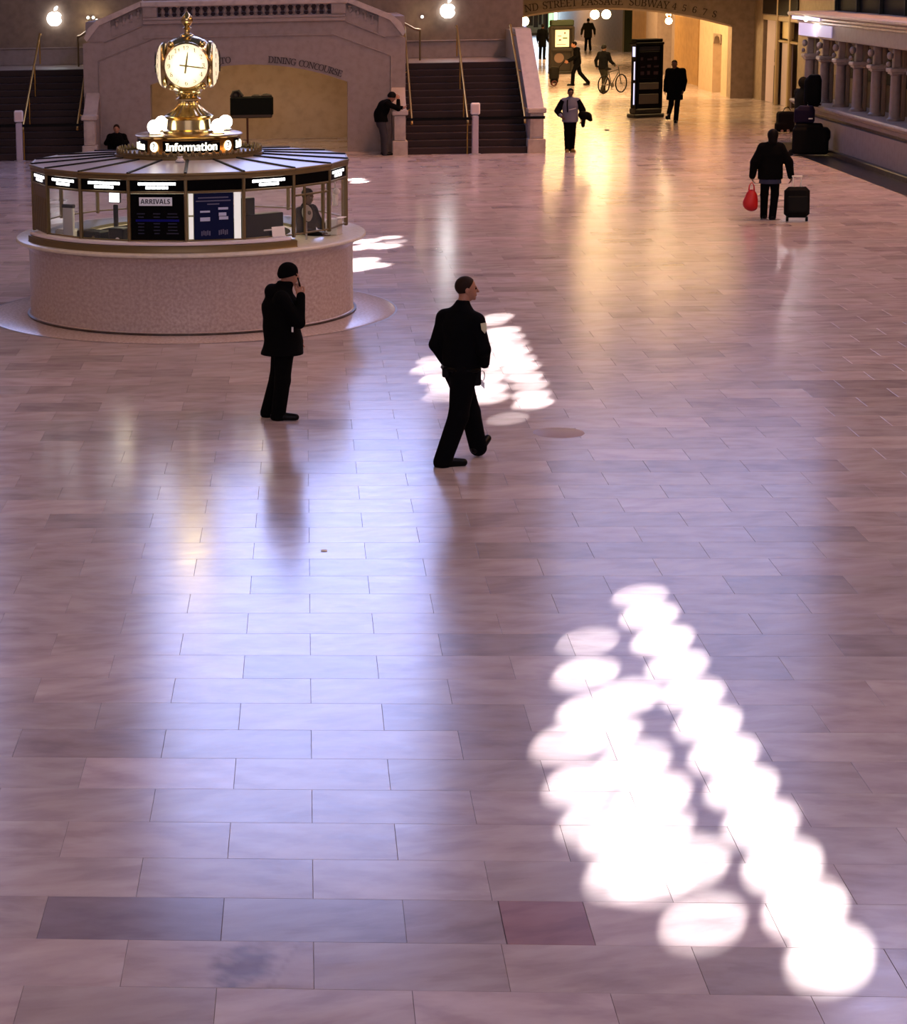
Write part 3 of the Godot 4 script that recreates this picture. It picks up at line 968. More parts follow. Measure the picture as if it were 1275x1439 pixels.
func build_east() -> void:
	# the block between the two stairs: arch to the lower level, balustrade on top
	var cx := -1.53
	var blk := Node3D.new()
	add_named(blk, "trim_2", self)
	struct(blk, "grey pink stone front between the two stairs with a wide low arch and carved lettering", "wall")
	var pg: Array[Vector2] = [Vector2(-5.72, -0.05), Vector2(-5.72, 2.9), Vector2(-5.35, 3.0), Vector2(-5.28, 3.2), Vector2(-4.15, 3.66), Vector2(-4.15, 3.44), Vector2(1.09, 3.44), Vector2(1.09, 3.66), Vector2(2.22, 3.2), Vector2(2.3, 3.0), Vector2(2.62, 2.9), Vector2(2.62, -0.05), Vector2(1.13, -0.05), Vector2(1.13, 1.8)]
	var ar := arc_pts(Vector2(-1.435, 2.29 - 6.96), 6.96, 0.375, -0.375, 20)
	for p in ar: pg.append(p)
	pg.append(Vector2(-4.0, -0.05))
	var mb := MB.new()
	mb.prism(PackedVector2Array(pg), -58.0, -57.4)
	put("wall", mb, M.wall_stone, blk)
	# mouldings
	mb = MB.new()
	mb.span(Vector3(-4.15, 3.36, -57.4), Vector3(1.09, 3.46, -57.3), 0.02)
	mb.span(Vector3(-4.15, 3.0, -57.4), Vector3(0.75, 3.05, -57.36), 0.012)
	for s in [1.0, -1.0]:
		var q := func(x: float) -> float: return x if s > 0 else 2 * cx - x
		var a := Vector3(q.call(0.75), 3.03, -57.39)
		var b := Vector3(q.call(2.25), 2.45, -57.39)
		mb.tube([a, b, Vector3(q.call(2.25), 0.3, -57.39)], 0.025, 6)
		mb.tube([Vector3(q.call(1.09), 3.34, -57.38), Vector3(q.call(2.1), 2.93, -57.38)], 0.03, 6)
	put("moulding", mb, M.wall_stone, blk)
	# carved words over the arch
	var ink := mat("carved_letter", Color(0.2, 0.17, 0.16), 0.7)
	var on_arch := func(s: float) -> Transform3D:
		var a := s / 7.12
		return Transform3D(Basis(Vector3(0, 0, 1), -a), Vector3(-1.435 + sin(a) * 7.1, 2.29 - 6.96 + cos(a) * 7.1, -57.385))
	carve("DINING CONCOURSE", 0.16, on_arch, 0.53, 1.95, ink, blk)
	carve("TO", 0.16, on_arch, -0.72, 0.28, ink, blk)
	# balustrade: rail, base, end blocks and every baluster
	var bal := thing("balustrade", "carved stone balustrade on top of the arched block behind the clock", "balustrade")
	mb = MB.new()
	mb.span(Vector3(-4.2, 3.8, -57.72), Vector3(1.15, 3.96, -57.28), 0.03)
	put("rail", mb, M.pale_stone, bal)
	mb = MB.new()
	mb.span(Vector3(-4.15, 3.46, -57.68), Vector3(1.09, 3.54, -57.32), 0.015)
	put("base", mb, M.wall_stone, bal)
	for x in [-3.96, 0.9]:
		mb = MB.new()
		mb.span(Vector3(x - 0.19, 3.54, -57.68), Vector3(x + 0.19, 3.8, -57.3), 0.015)
		mb.span(Vector3(x - 0.13, 3.58, -57.3), Vector3(x + 0.13, 3.77, -57.285), 0.005)
		put("end_block", mb, M.wall_stone, bal)
	var bm := MB.new()
	bm.lathe([Vector2(0.0, 0.0), Vector2(0.062, 0.0), Vector2(0.062, 0.03), Vector2(0.035, 0.045), Vector2(0.058, 0.09), Vector2(0.066, 0.12), Vector2(0.05, 0.17), Vector2(0.03, 0.21), Vector2(0.04, 0.225), Vector2(0.056, 0.235), Vector2(0.056, 0.262), Vector2(0.0, 0.262)], 12, Vector3.ZERO)
	var bmesh := bm.mesh()
	for k in 22:
		inst("baluster", bmesh, M.wall_stone, bal).position = Vector3(-3.63 + k * 0.2, 3.54, -57.5)
	mb = MB.new()
	mb.span(Vector3(-4.1, 3.4, -61.0), Vector3(1.05, 3.62, -58.6), 0.01)  # added dark blocks so the gaps between the balusters read dark
	mb.span(Vector3(-4.1, 3.6, -61.0), Vector3(1.05, 3.8, -59.0), 0.01)
	struct(put("trim_18", mb, M.step), "dark stepped blocks added behind the balustrade to darken its gaps", "steps")
	# sloping parapets of the upper flights, with little balusters in relief
	for s in [1.0, -1.0]:
		var q := func(x: float) -> float: return x if s > 0 else 2 * cx - x
		var par := thing("parapet", "sloping stone parapet with small balusters %s the balustrade" % ["right of" if s > 0 else "left of"], "parapet", "sloping parapets")
		mb = MB.new()
		var g := PackedVector2Array([Vector2(q.call(1.09), 3.84), Vector2(q.call(1.09), 3.98), Vector2(q.call(2.28), 3.49), Vector2(q.call(2.5), 3.3), Vector2(q.call(2.62), 3.05), Vector2(q.call(2.55), 2.95), Vector2(q.call(2.22), 3.36)])
		mb.prism(g, -57.75, -57.3)
		put("rail", mb, M.pale_stone, par)
		mb = MB.new()
		mb.prism(PackedVector2Array([Vector2(q.call(1.09), 3.5), Vector2(q.call(1.09), 3.86), Vector2(q.call(2.22), 3.38), Vector2(q.call(2.22), 3.02)]), -57.72, -57.5)
		mb.prism(PackedVector2Array([Vector2(q.call(1.92), 2.95), Vector2(q.call(1.92), 3.5), Vector2(q.call(2.24), 3.37), Vector2(q.call(2.55), 2.95)]), -57.5, -57.36)
		put("panel", mb, M.wall_stone, par)
		for k in 4:
			var x := 1.2 + k * 0.19
			var o := inst("baluster", bmesh, M.wall_stone, par)
			o.position = Vector3(q.call(x), 3.82 - (x - 1.09) * 0.425 - 0.28, -57.44)
			o.scale = Vector3(1, 0.95, 1)
	# the arch's inside
	mb = MB.new()
	mb.span(Vector3(-5.0, -0.05, -62.6), Vector3(2.2, 3.0, -62.4))
	mb.span(Vector3(-5.2, -0.05, -62.6), Vector3(-4.6, 3.0, -58.0))
	mb.span(Vector3(1.7, -0.05, -62.6), Vector3(2.2, 3.0, -58.0))
	mb.span(Vector3(-5.2, 2.6, -62.6), Vector3(2.2, 3.0, -58.0))
	struct(put("trim_3", mb, M.warm_stone), "warm lit stone walls inside the low arch", "wall")
	mb = MB.new()
	mb.span(Vector3(-4.0, 2.52, -59.5), Vector3(1.0, 2.58, -59.2), 0.01)  # out of view, placed to light the walls inside the arch
	tag(put("unseen_warm_lamp", mb, glow("unseen_cove_glow", Color(1.0, 0.8, 0.5), 0.8)), "long unseen warm lamp inside the low arch that lights its walls", "lamp")
	area("unseen_cove_light", Vector3(-1.5, 2.5, -59.3), Vector2(5.0, 0.3), Vector3(0, -1, -0.45), Color(1.0, 0.84, 0.64), 3.0)
	# landings and the wall behind the stairs
	mb = MB.new()
	mb.span(Vector3(-9.2, -0.05, -63.1), Vector3(-5.6, 2.145, -60.0))
	mb.span(Vector3(2.6, -0.05, -63.1), Vector3(6.15, 2.145, -60.0))
	mb.span(Vector3(-5.7, 3.0, -63.1), Vector3(2.62, 3.44, -58.0))
	struct(put("trim_4", mb, M.wall_stone), "stone landings at the top of both stairs", "landing")
	mb = MB.new()
	mb.span(Vector3(-9.6, -0.05, -64.2), Vector3(6.15, 5.2, -63.1))
	mb.span(Vector3(-9.6, -0.05, -63.1), Vector3(-9.1, 5.2, -56.4))
	struct(put("trim_5", mb, M.brown_stone), "brown stone wall behind the stairs that carries the lit signs", "wall")
	mb = MB.new()
	mb.span(Vector3(-9.1, 2.145, -63.1), Vector3(6.1, 2.6, -63.04), 0.01)
	mb.span(Vector3(-9.1, 2.6, -63.1), Vector3(6.1, 2.64, -63.0), 0.01)
	struct(put("baseboard_east", mb, M.wall_stone), "stone dado along the landing wall", "trim")
	# two stairs
	for s in [1.0, -1.0]:
		var q := func(x: float) -> float: return x if s > 0 else 2 * cx - x
		var side := "right" if s > 0 else "left"
		var stt := thing("staircase", "dark stone staircase with sloping marble parapets, %s of the arched block" % side, "staircase", "stairs to the upper level")
		for k in 13:
			mb = MB.new()
			mb.span(Vector3(minf(q.call(2.6), q.call(5.65)), 0.165 * k - (0.05 if k == 0 else 0.0), -60.2), Vector3(maxf(q.call(2.6), q.call(5.65)), 0.165 * (k + 1) - 0.004, -56.2 - 0.3 * k), 0.008)
			put("step", mb, M.step, stt)
		for e in [[2.25, 2.6], [5.65, 6.06]]:
			mb = MB.new()
			var x0: float = minf(q.call(e[0]), q.call(e[1]))
			var x1: float = maxf(q.call(e[0]), q.call(e[1]))
			var side_xf := Transform3D(Basis(Vector3(0, 0, -1), Vector3(0, 1, 0), Vector3(1, 0, 0)), Vector3.ZERO)
			mb.prism(PackedVector2Array([Vector2(56.45, -0.05), Vector2(56.45, 1.06), Vector2(60.0, 2.92), Vector2(63.0, 2.92), Vector2(63.0, -0.05)]), x0 + 0.02, x1 - 0.02, side_xf)
			put("parapet", mb, M.wall_stone, stt)
			mb = MB.new()
			mb.prism(PackedVector2Array([Vector2(56.4, 1.02), Vector2(56.4, 1.11), Vector2(60.0, 3.0), Vector2(61.5, 3.0), Vector2(61.5, 2.92), Vector2(60.0, 2.9)]), x0, x1, side_xf)
			put("coping", mb, M.pale_stone, stt)
			# pedestal at the foot
			mb = MB.new()
			var mx := (x0 + x1) / 2.0
			var pw := x1 - x0
			mb.span(Vector3(x0 - 0.02, -0.05, -56.5), Vector3(x1 + 0.02, 0.36, -56.1), 0.02)
			mb.span(Vector3(x0 + 0.03, 0.36, -56.48), Vector3(x1 - 0.03, 1.0, -56.14), 0.015)
			mb.span(Vector3(mx - pw * 0.25, 0.42, -56.14), Vector3(mx + pw * 0.25, 0.94, -56.125), 0.004)
			mb.span(Vector3(x0 - 0.03, 1.0, -56.52), Vector3(x1 + 0.03, 1.13, -56.08), 0.025)
			put("pedestal", mb, M.pale_stone, stt)
		# brass handrails: middle and both sides
		for e in [[4.12, 0], [2.72, 1], [5.55, 1]]:
			mb = MB.new()
			var x: float = q.call(e[0])
			var a := Vector3(x, 0.92, -56.15)
			var b := Vector3(x, 3.1, -60.3)
			mb.tube([Vector3(x, 0.78, -56.0), a, b, b + Vector3(0, -0.03, -0.25)], 0.03, 8)
			if e[1] == 0:
				for w in [0.0, 0.33, 0.66, 0.97]:
					var p := a.lerp(b, w)
					mb.tube([p, Vector3(p.x, maxf(0.0, 0.165 * ceil((-56.2 - p.z) / 0.3)) - 0.02, p.z)], 0.022, 6)
			else:
				for w in [0.1, 0.5, 0.9]:
					var p := a.lerp(b, w)
					mb.tube([p, p + Vector3((-0.14 if (e[0] < 4.0) == (s > 0) else 0.14), -0.08, 0)], 0.014, 6)
			put("handrail", mb, M.brass, stt)
		# short rail of the upper flight, seen against the wall
		var hr := thing("handrail", "short sloping brass rail against the brown wall, %s landing" % side, "handrail", "upper rails")
		mb = MB.new()
		mb.tube([Vector3(q.call(2.35), 3.4, -58.2), Vector3(q.call(3.0), 3.03, -60.5), Vector3(q.call(3.2), 2.98, -61.5)], 0.035, 8)
		put("rail", mb, M.brass, hr)
		mb = MB.new()
		mb.tube([Vector3(q.call(3.2), 2.98, -61.5), Vector3(q.call(3.2), 2.1, -61.5)], 0.025, 8)
		put("post", mb, M.dull_brass, hr)
		# belt barrier across the foot of the stair
		var stn := thing("stanchion", "pale post with a square sign head and a dark belt across the %s stair" % side, "barrier post", "barrier posts", Vector3(4.3 if s > 0 else -7.27, 0, -55.95))
		mb = MB.new()
		mb.lathe([Vector2(0.0, 0.0), Vector2(0.15, 0.0), Vector2(0.15, 0.02), Vector2(0.08, 0.03), Vector2(0.075, 0.05)], 20, Vector3.ZERO)
		put("base", mb, mat("post_grey", Color(0.6, 0.58, 0.62), 0.4), stn)
		mb = MB.new()
		mb.box(Vector3(0, 0.5, 0), Vector3(0.16, 0.96, 0.16), 0.02)
		put("post", mb, mat("post_lilac", Color(0.66, 0.62, 0.68), 0.4), stn)
		mb = MB.new()
		mb.box(Vector3(0, 1.15, 0.0), Vector3(0.235, 0.3, 0.1), 0.03)
		put("sign_head", mb, mat("post_head", Color(0.86, 0.82, 0.84), 0.45), stn)
		mb = MB.new()
		mb.box(Vector3(0, 1.15, 0.051), Vector3(0.17, 0.2, 0.004), 0.001)
		put("sign_panel", mb, mat("post_head_print", Color(0.80, 0.72, 0.73), 0.5), stn)
		mb = MB.new()
		var l := -1.72 if s > 0 else -2.1
		var r := 1.74 if s > 0 else 1.6
		mb.span(Vector3(l, 0.87, -0.005), Vector3(-0.08, 0.94, 0.005))
		mb.span(Vector3(0.08, 0.87, -0.005), Vector3(r, 0.94, 0.005))
		put("belt", mb, M.black, stn)
	# the two lit emblems on the wall
	for k in 2:
		var a := thing("lit_sign", ["glowing white fruit emblem high on the wall above the left stair", "glowing white fruit emblem high on the wall above the right stair"][k], "lit sign", "", [Vector3(-7.07, 3.25, -63.0), Vector3(4.05, 3.25, -63.0)][k])
		mb = MB.new()
		mb.prism(emblem(0.5), -0.02, 0.05)
		put("body", mb, glow("emblem_glow", Color(1, 1, 1), 3.2), a)
		mb = MB.new()
		var leaf := PackedVector2Array()
		for i in 9:
			var t := i / 8.0
			leaf.append(Vector2(0.0 + 0.1 * t + 0.03 * sin(PI * t), 0.42 + 0.13 * t - 0.025 * sin(PI * t)))
		for i in range(7, 0, -1):
			var t := i / 8.0
			leaf.append(Vector2(0.0 + 0.1 * t - 0.035 * sin(PI * t), 0.42 + 0.13 * t + 0.03 * sin(PI * t)))
		mb.prism(leaf, -0.02, 0.05)
		put("leaf", mb, M.emblem_glow, a)
		area("emblem_light", a.position + Vector3(0, 0.25, 0.12), Vector2(0.4, 0.45), Vector3(0, 0, 1), Color(1, 1, 1), 1.2)
	# small spotlights and their glints on the wall
	var spots := [[130.0, 0, Vector3(-6.1, 3.46, -62.9)], [0, 0, Vector3(-5.95, 3.46, -62.9)], [0, 0, Vector3(3.33, 3.3, -62.9)], [0, 0, Vector3(-5.85, 3.38, -62.9)]]
	for k in 4:
		var p: Vector3 = spots[k][2]
		var sp := thing("spotlight", ["left one of three tiny wall spotlights above the left stair", "middle one of three tiny wall spotlights above the left stair", "tiny wall spotlight left of the right glowing emblem", "right one of three tiny wall spotlights above the left stair"][k], "spotlight", "", p)
		mb = MB.new()
		mb.tube([Vector3(0, 0, -0.1), Vector3(0, 0, 0.0)], 0.03, 10)
		put("housing", mb, M.brass, sp)
		mb = MB.new()
		mb.ball(Vector3(0, 0, 0.01), Vector3(0.045, 0.045, 0.03), 6, 10)
		put("lens", mb, glow("spot_glow", Color(1.0, 0.95, 0.85), 4.0 if k != 3 else 2.0), sp)
		omni("spot_light", p + Vector3(0, 0, 0.08), Color(1.0, 0.9, 0.7), 0.05, 0.03)

func emblem(hgt: float) -> PackedVector2Array:
	# fruit outline with a bite on the right, base at y = 0, width about 0.85 of its height
	var o := PackedVector2Array()
	var rr := hgt * 0.42
	var n := 64
	var bite := Vector2(rr * 1.33, hgt * 0.44)
	for k in n:
		var a := TAU * k / n
		var d := Vector2(sin(a), cos(a))
		var r := rr * (1.0 - 0.13 * exp(-pow(wrapf(a, -PI, PI) / 0.34, 2.0)) - 0.09 * exp(-pow(wrapf(a - PI, -PI, PI) / 0.2, 2.0)) + 0.04 * absf(sin(a * 2.0)))
		var p := d * r * Vector2(1.0, 0.98) + Vector2(0, rr * 0.93)
		if d.y < 0.0: p.x *= 1.0 - 0.12 * d.y * d.y
		if p.distance_to(bite) < rr * 0.5: p = bite + (p - bite).normalized() * rr * 0.5
		o.append(p)
	return o

func globe_lamp(at: Vector3, label: String, r: float, energy: float, col := Color(1.0, 0.82, 0.55)) -> void:
	var g := thing("globe_lamp", label, "lamp", "", at)
	var mb := MB.new()
	mb.ball(Vector3.ZERO, Vector3.ONE * r, 10, 16)
	put("globe", mb, glow("globe_glow", Color(1.0, 0.88, 0.66), 14.0), g)
	mb = MB.new()
	mb.lathe([Vector2(0.0, 0.0), Vector2(0.05, 0.0), Vector2(0.05, 0.06), Vector2(0.018, 0.09), Vector2(0.018, 2.2), Vector2(0.0, 2.2)], 10, Vector3(0, r * 0.95, 0))
	put("stem", mb, M.brass, g)
	omni("globe_light", Vector3.ZERO, col, energy, r, g)

func build_passage() -> void:
	var w2 := Color(1.0, 0.80, 0.52)
	# end wall of the side bay with a wide flat arch and carved lettering
	var pg: Array[Vector2] = [Vector2(6.0, -0.05), Vector2(6.0, 5.4), Vector2(16.8, 5.4), Vector2(16.8, -0.05), Vector2(14.65, -0.05), Vector2(14.65, 2.43)]
	for k in range(1, 24):
		var x := 14.65 - (14.65 - 6.3) * k / 24.0
		pg.append(Vector2(x, 3.1 - 0.033 * (x - 10.1) * (x - 10.1)))
	pg.append(Vector2(6.3, 2.6)); pg.append(Vector2(6.3, -0.05))
	var mb := MB.new()
	mb.prism(PackedVector2Array(pg), -78.1, -77.4)
	var wall := struct(put("trim_6", mb, M.brown_stone), "brown stone wall with a wide flat arch and dark carved letters over the passage", "wall")
	mb = MB.new()
	for k in 24:
		var x := 6.6 + 8.0 * k / 24.0
		var x2 := 6.6 + 8.0 * (k + 1) / 24.0
		var ya := 3.1 - 0.033 * (x - 10.1) * (x - 10.1)
		var yb := 3.1 - 0.033 * (x2 - 10.1) * (x2 - 10.1)
		mb.quad(Vector3(x, ya, -77.37), Vector3(x2, yb, -77.37), Vector3(x2, yb + 0.06, -77.37), Vector3(x, ya + 0.06, -77.37), Vector3.BACK)
		mb.quad(Vector3(x, ya, -77.37), Vector3(x2, yb, -77.37), Vector3(x2, yb, -77.41), Vector3(x, ya, -77.41), Vector3.DOWN)
		mb.quad(Vector3(x, ya + 0.06, -77.37), Vector3(x2, yb + 0.06, -77.37), Vector3(x2, yb + 0.06, -77.41), Vector3(x, ya + 0.06, -77.41), Vector3.UP)
	put("arch_moulding", mb, M.warm_stone, wall)
	var ink := mat("carved_letter_dark", Color(0.13, 0.09, 0.06), 0.7)
	var on_arch := func(s: float) -> Transform3D:
		return Transform3D(Basis(Vector3(0, 0, 1), -atan(0.066 * s)), Vector3(10.1 + s, 3.38 - 0.033 * s * s, -77.385))
	carve("ND STREET PASSAGE", 0.25, on_arch, -2.5, 3.35, ink, wall)
	carve("SUBWAY", 0.25, on_arch, 1.05, 1.35, ink, wall)
	var sx := 2.5
	for ch in ["4", "5", "6", "7", "S"]:
		carve(ch, 0.22, on_arch, sx, 0.17, ink, wall)
		sx += 0.34
	# bay: ceiling, left side, right side with door frames
	mb = MB.new()
	mb.span(Vector3(6.0, 5.2, -78.0), Vector3(17.5, 5.6, -63.1))
	struct(put("trim_7", mb, M.brown_stone), "stone ceiling of the side bay", "ceiling")
	mb = MB.new()
	mb.span(Vector3(5.5, -0.05, -78.0), Vector3(6.15, 5.4, -64.2))
	struct(put("trim_8", mb, M.brown_stone), "stone side of the bay next to the stair", "wall")
	mb = MB.new()
	pierced(mb, 0, 15.4, 0.6, -77.4, -60.0, -0.05, 5.4, [[-75.9, -70.6, -1.0, 2.75]])
	mb.span(Vector3(16.2, -0.05, -77.4), Vector3(16.6, 5.4, -63.0))  # added backing behind the doors that keeps stray sun out
	struct(put("trim_9", mb, M.brown_stone), "brown stone wall around the tall doors", "wall")
	var dr := struct(thing("door_1"), "tall door frame with pale panels and slim brass posts at the end of the ticket windows", "door")
	for q in [[-75.75, -74.45, 0.0, 2.72, "leaf", "pale_leaf"], [-73.35, -71.95, 0.0, 2.05, "leaf", "pale_leaf"], [-73.4, -71.9, 2.15, 2.72, "transom_pane", "transom_cream"], [-74.4, -73.7, 0.0, 2.3, "panel", "brown_panel"]]:
		mb = MB.new()
		mb.span(Vector3(15.5, q[2], q[0]), Vector3(15.56, q[3], q[1]), 0.01)
		mat("pale_leaf", Color(0.74, 0.68, 0.74), 0.4); mat("transom_cream", Color(0.78, 0.7, 0.5), 0.4); mat("brown_panel", Color(0.2, 0.15, 0.11), 0.5)
		put(q[4], mb, M[q[5]], dr)
	for z in [-73.57, -71.75]:
		mb = MB.new()
		mb.span(Vector3(15.35, 0.0, z - 0.1), Vector3(15.45, 5.2, z + 0.1), 0.02)
		put("post", mb, mat("post_cream", Color(0.62, 0.54, 0.40), 0.4), dr)
	for y in [2.75, 2.08]:
		mb = MB.new()
		mb.span(Vector3(15.38, y - 0.05, -75.9 if y > 2.5 else -73.4), Vector3(15.48, y + 0.11 * (1.0 if y > 2.5 else 0.3), -70.6), 0.02)
		put("lintel", mb, M.post_cream, dr)
	for z in [-72.1, -74.1]:
		mb = MB.new()
		mb.span(Vector3(15.44, 0.0, z - 0.14), Vector3(15.5, 1.25, z + 0.14), 0.01)
		mb.span(Vector3(15.44, 1.35, z - 0.11), Vector3(15.5, 1.75, z + 0.11), 0.01)
		put("door_plate", mb, mat("plate_dark", Color(0.09, 0.08, 0.1), 0.4), dr)
	mb = MB.new()
	mb.span(Vector3(15.36, 2.9, -75.9), Vector3(15.39, 5.1, -70.6))
	put("dark_glazing", mb, M.screen_black, dr)
	# passage: right side wall in sections, end wall, ceiling
	mb = MB.new()
	mb.span(Vector3(14.68, -0.05, -79.35), Vector3(15.6, 4.6, -78.0))
	mb.span(Vector3(14.68, 2.1, -81.0), Vector3(15.6, 4.6, -79.35))
	mb.span(Vector3(15.0, -0.05, -81.0), Vector3(15.6, 2.2, -79.35))
	mb.span(Vector3(14.68, -0.05, -83.8), Vector3(15.6, 4.6, -81.0))
	struct(put("trim_10", mb, M.warm_stone), "bright tan stone wall with a niche inside the passage", "wall")
	mb = MB.new()
	mb.prism(PackedVector2Array([Vector2(79.5, 1.75), Vector2(79.5, 2.12), Vector2(80.85, 2.12), Vector2(80.85, 1.75), Vector2(80.6, 2.0), Vector2(80.17, 2.07), Vector2(79.75, 2.0)]), 14.66, 15.0, Transform3D(Basis(Vector3(0, 0, -1), Vector3(0, 1, 0), Vector3(1, 0, 0)), Vector3.ZERO))
	struct(put("trim_11", mb, M.brown_stone), "darker stone head of the niche", "trim")
	mb = MB.new()
	mb.span(Vector3(15.3, -0.05, -85.6), Vector3(15.9, 4.6, -83.8))
	struct(put("door_2", mb, mat("door_dark", Color(0.10, 0.10, 0.07), 0.5)), "dark recessed door inside the passage", "door")
	mb = MB.new()
	mb.span(Vector3(14.95, -0.05, -91.0), Vector3(15.9, 4.6, -85.6))
	mb.span(Vector3(15.0, -0.05, -103.0), Vector3(16.2, 4.6, -97.5))
	struct(put("trim_12", mb, stone("ochre_stone", Color(0.62, 0.48, 0.28), 0.5, 0.12, 0.4, 16)), "ochre stone wall inside the passage", "wall")
	mb = MB.new()
	mb.span(Vector3(14.8, -0.05, -97.5), Vector3(15.9, 4.6, -94.5))
	mb.span(Vector3(15.4, -0.05, -94.5), Vector3(16.0, 4.6, -91.0))
	struct(put("trim_13", mb, M.wall_stone), "grey stone pilaster inside the passage", "wall")
	mb = MB.new()
	mb.span(Vector3(16.9, -0.05, -152.0), Vector3(17.6, 4.6, -103.0) if false else Vector3(17.6, 4.6, -119.5))
	mb.span(Vector3(22.5, -0.05, -153.0), Vector3(23.2, 4.6, -103.0))
	mb.span(Vector3(16.2, -0.05, -103.4), Vector3(23.0, 4.6, -103.0))
	struct(put("trim_14", mb, M.brown_stone), "far side walls of the passage", "wall")
	mb = MB.new()
	mb.span(Vector3(6.0, 4.4, -153.0), Vector3(23.0, 4.8, -78.0))
	struct(put("trim_15", mb, M.warm_stone), "low ceiling of the passage", "ceiling")
	mb = MB.new()
	mb.span(Vector3(6.0, -0.05, -153.0), Vector3(6.3, 4.6, -78.0))
	mb.span(Vector3(6.0, -0.05, -153.4), Vector3(23.0, 4.6, -152.8))
	struct(put("trim_16", mb, M.warm_stone), "left and far end walls of the passage", "wall")
	# shop front across the far end: dark frame, bright panes
	var shop := thing("shop_front", "bright shop front with many white and blue panes at the far end of the passage", "shop front", "", Vector3(0, 0, -150.0))
	mb = MB.new()
	for x in [14.2, 16.05, 17.35, 18.6, 20.0, 21.4]: mb.span(Vector3(x - 0.07, 0, -0.15), Vector3(x + 0.07, 3.6, 0.1))
	mb.span(Vector3(13.5, 3.3, -0.15), Vector3(22.4, 3.8, 0.12))
	mb.span(Vector3(13.5, 0.0, -0.15), Vector3(22.4, 0.16, 0.1))
	put("frame", mb, mat("shop_frame", Color(0.12, 0.12, 0.12), 0.4), shop)
	rng.seed = 31
	var cols := [Color(0.9, 0.95, 1.0), Color(0.45, 0.6, 0.95), Color(1.0, 0.98, 0.95), Color(0.2, 0.3, 0.55), Color(0.5, 0.75, 0.5), Color(0.85, 0.9, 1.0)]
	for k in 26:
		var x := 13.7 + k * 0.33
		var c: Color = cols[rng.randi() % 6]
		var on := rng.randf() < 0.62
		mb = MB.new()
		mb.span(Vector3(x, 0.25 + rng.randf() * 0.5, -0.1), Vector3(x + rng.randf_range(0.14, 0.3), 3.2, -0.05))
		put("pane", mb, glow("shop_pane_%d" % (cols.find(c)), c, 1.8) if on else mat("shop_dark", Color(0.1, 0.13, 0.17), 0.2), shop)
	area("shop_light", Vector3(17.5, 1.9, -149.5), Vector2(7.0, 2.8), Vector3(0, 0, 1), Color(0.8, 0.9, 1.0), 0.9)
	var s2 := thing("shop_front", "greenish dark glass shop front with one white display, right of the far passage", "shop front", "", Vector3(16.9, 0, -119.4))
	mb = MB.new()
	mb.span(Vector3(0, 0, 0), Vector3(5.6, 3.9, 0.1))
	put("glazing", mb, mat("green_glass", Color(0.14, 0.17, 0.13), 0.15), s2)
	mb = MB.new()
	for x in [0.0, 0.55, 1.4, 2.2]: mb.span(Vector3(x - 0.05, 0, 0.1), Vector3(x + 0.05, 3.9, 0.2))
	put("mullions", mb, mat("mullion", Color(0.35, 0.33, 0.27), 0.4), s2)
	mb = MB.new()
	mb.span(Vector3(0.75, 1.15, 0.1), Vector3(1.15, 2.1, 0.16))
	put("display", mb, glow("display_glow", Color(1.0, 1.0, 0.96), 3.0), s2)
	# ceiling panels out of view, placed to light the passage
	for q in [[10.3, -82.5, 5.5, 5.0, 1.5, "just behind the arch"], [11.5, -93.0, 5.0, 6.0, 1.6, "above the map kiosk"], [13.0, -110.0, 4.0, 8.0, 1.5, "beyond the map kiosk"], [15.5, -135.0, 6.0, 8.0, 1.2, "before the bright shop front"]]:
		mb = MB.new()
		mb.span(Vector3(q[0] - q[2] / 2, 4.34, q[1] - q[3] / 2), Vector3(q[0] + q[2] / 2, 4.4, q[1] + q[3] / 2), 0.02)
		tag(put("unseen_panel_lamp", mb, glow("unseen_panel_glow", Color(1.0, 0.85, 0.6), 0.8)), "unseen warm ceiling panel lighting the passage, " + q[5], "ceiling lamp", "unseen passage lamps")
		area("unseen_panel_light", Vector3(q[0], 4.3, q[1]), Vector2(q[2], q[3]), Vector3.DOWN, w2, q[4])
	area("unseen_bay_light", Vector3(11.0, 5.1, -70.0), Vector2(5.0, 6.0), Vector3.DOWN, w2, 0.9)  # out of view, placed to warm the floor of the side bay
	globe_lamp(Vector3(7.75, 2.72, -79.0), "white globe lamp at the left end of the passage arch", 0.17, 2.5)
	globe_lamp(Vector3(10.2, 2.9, -79.0), "left one of two touching globe lamps under the middle of the passage arch", 0.16, 3.5)
	globe_lamp(Vector3(10.6, 2.9, -79.0), "right one of two touching globe lamps under the middle of the passage arch", 0.16, 3.5)
	globe_lamp(Vector3(12.72, 2.86, -78.8), "upper globe lamp of the pair at the right of the passage arch", 0.09, 2.0)
	globe_lamp(Vector3(12.7, 2.64, -78.6), "lower globe lamp of the pair at the right of the passage arch", 0.12, 2.0)
	# dark display kiosk
	var k1 := thing("kiosk", "tall dark display kiosk with a black screen and two grey panels before the passage", "kiosk", "", Vector3(10.45, 0, -68.6), 0.33)
	k1.scale = Vector3(0.82, 1, 0.82)
	mb = MB.new()
	mb.span(Vector3(-0.62, 0, -0.32), Vector3(0.62, 0.12, 0.32), 0.03)
	mb.span(Vector3(-0.55, 0.12, -0.25), Vector3(0.55, 0.28, 0.25), 0.03)
	put("base", mb, mat("kiosk_base", Color(0.07, 0.06, 0.055), 0.35), k1)
	mb = MB.new()
	mb.span(Vector3(-0.52, 0.28, -0.22), Vector3(0.52, 2.2, 0.2), 0.02)
	mb.span(Vector3(-0.58, 2.2, -0.27), Vector3(0.58, 2.28, 0.27), 0.02)
	mb.span(Vector3(-0.54, 2.28, -0.22), Vector3(0.54, 2.38, 0.22), 0.02)
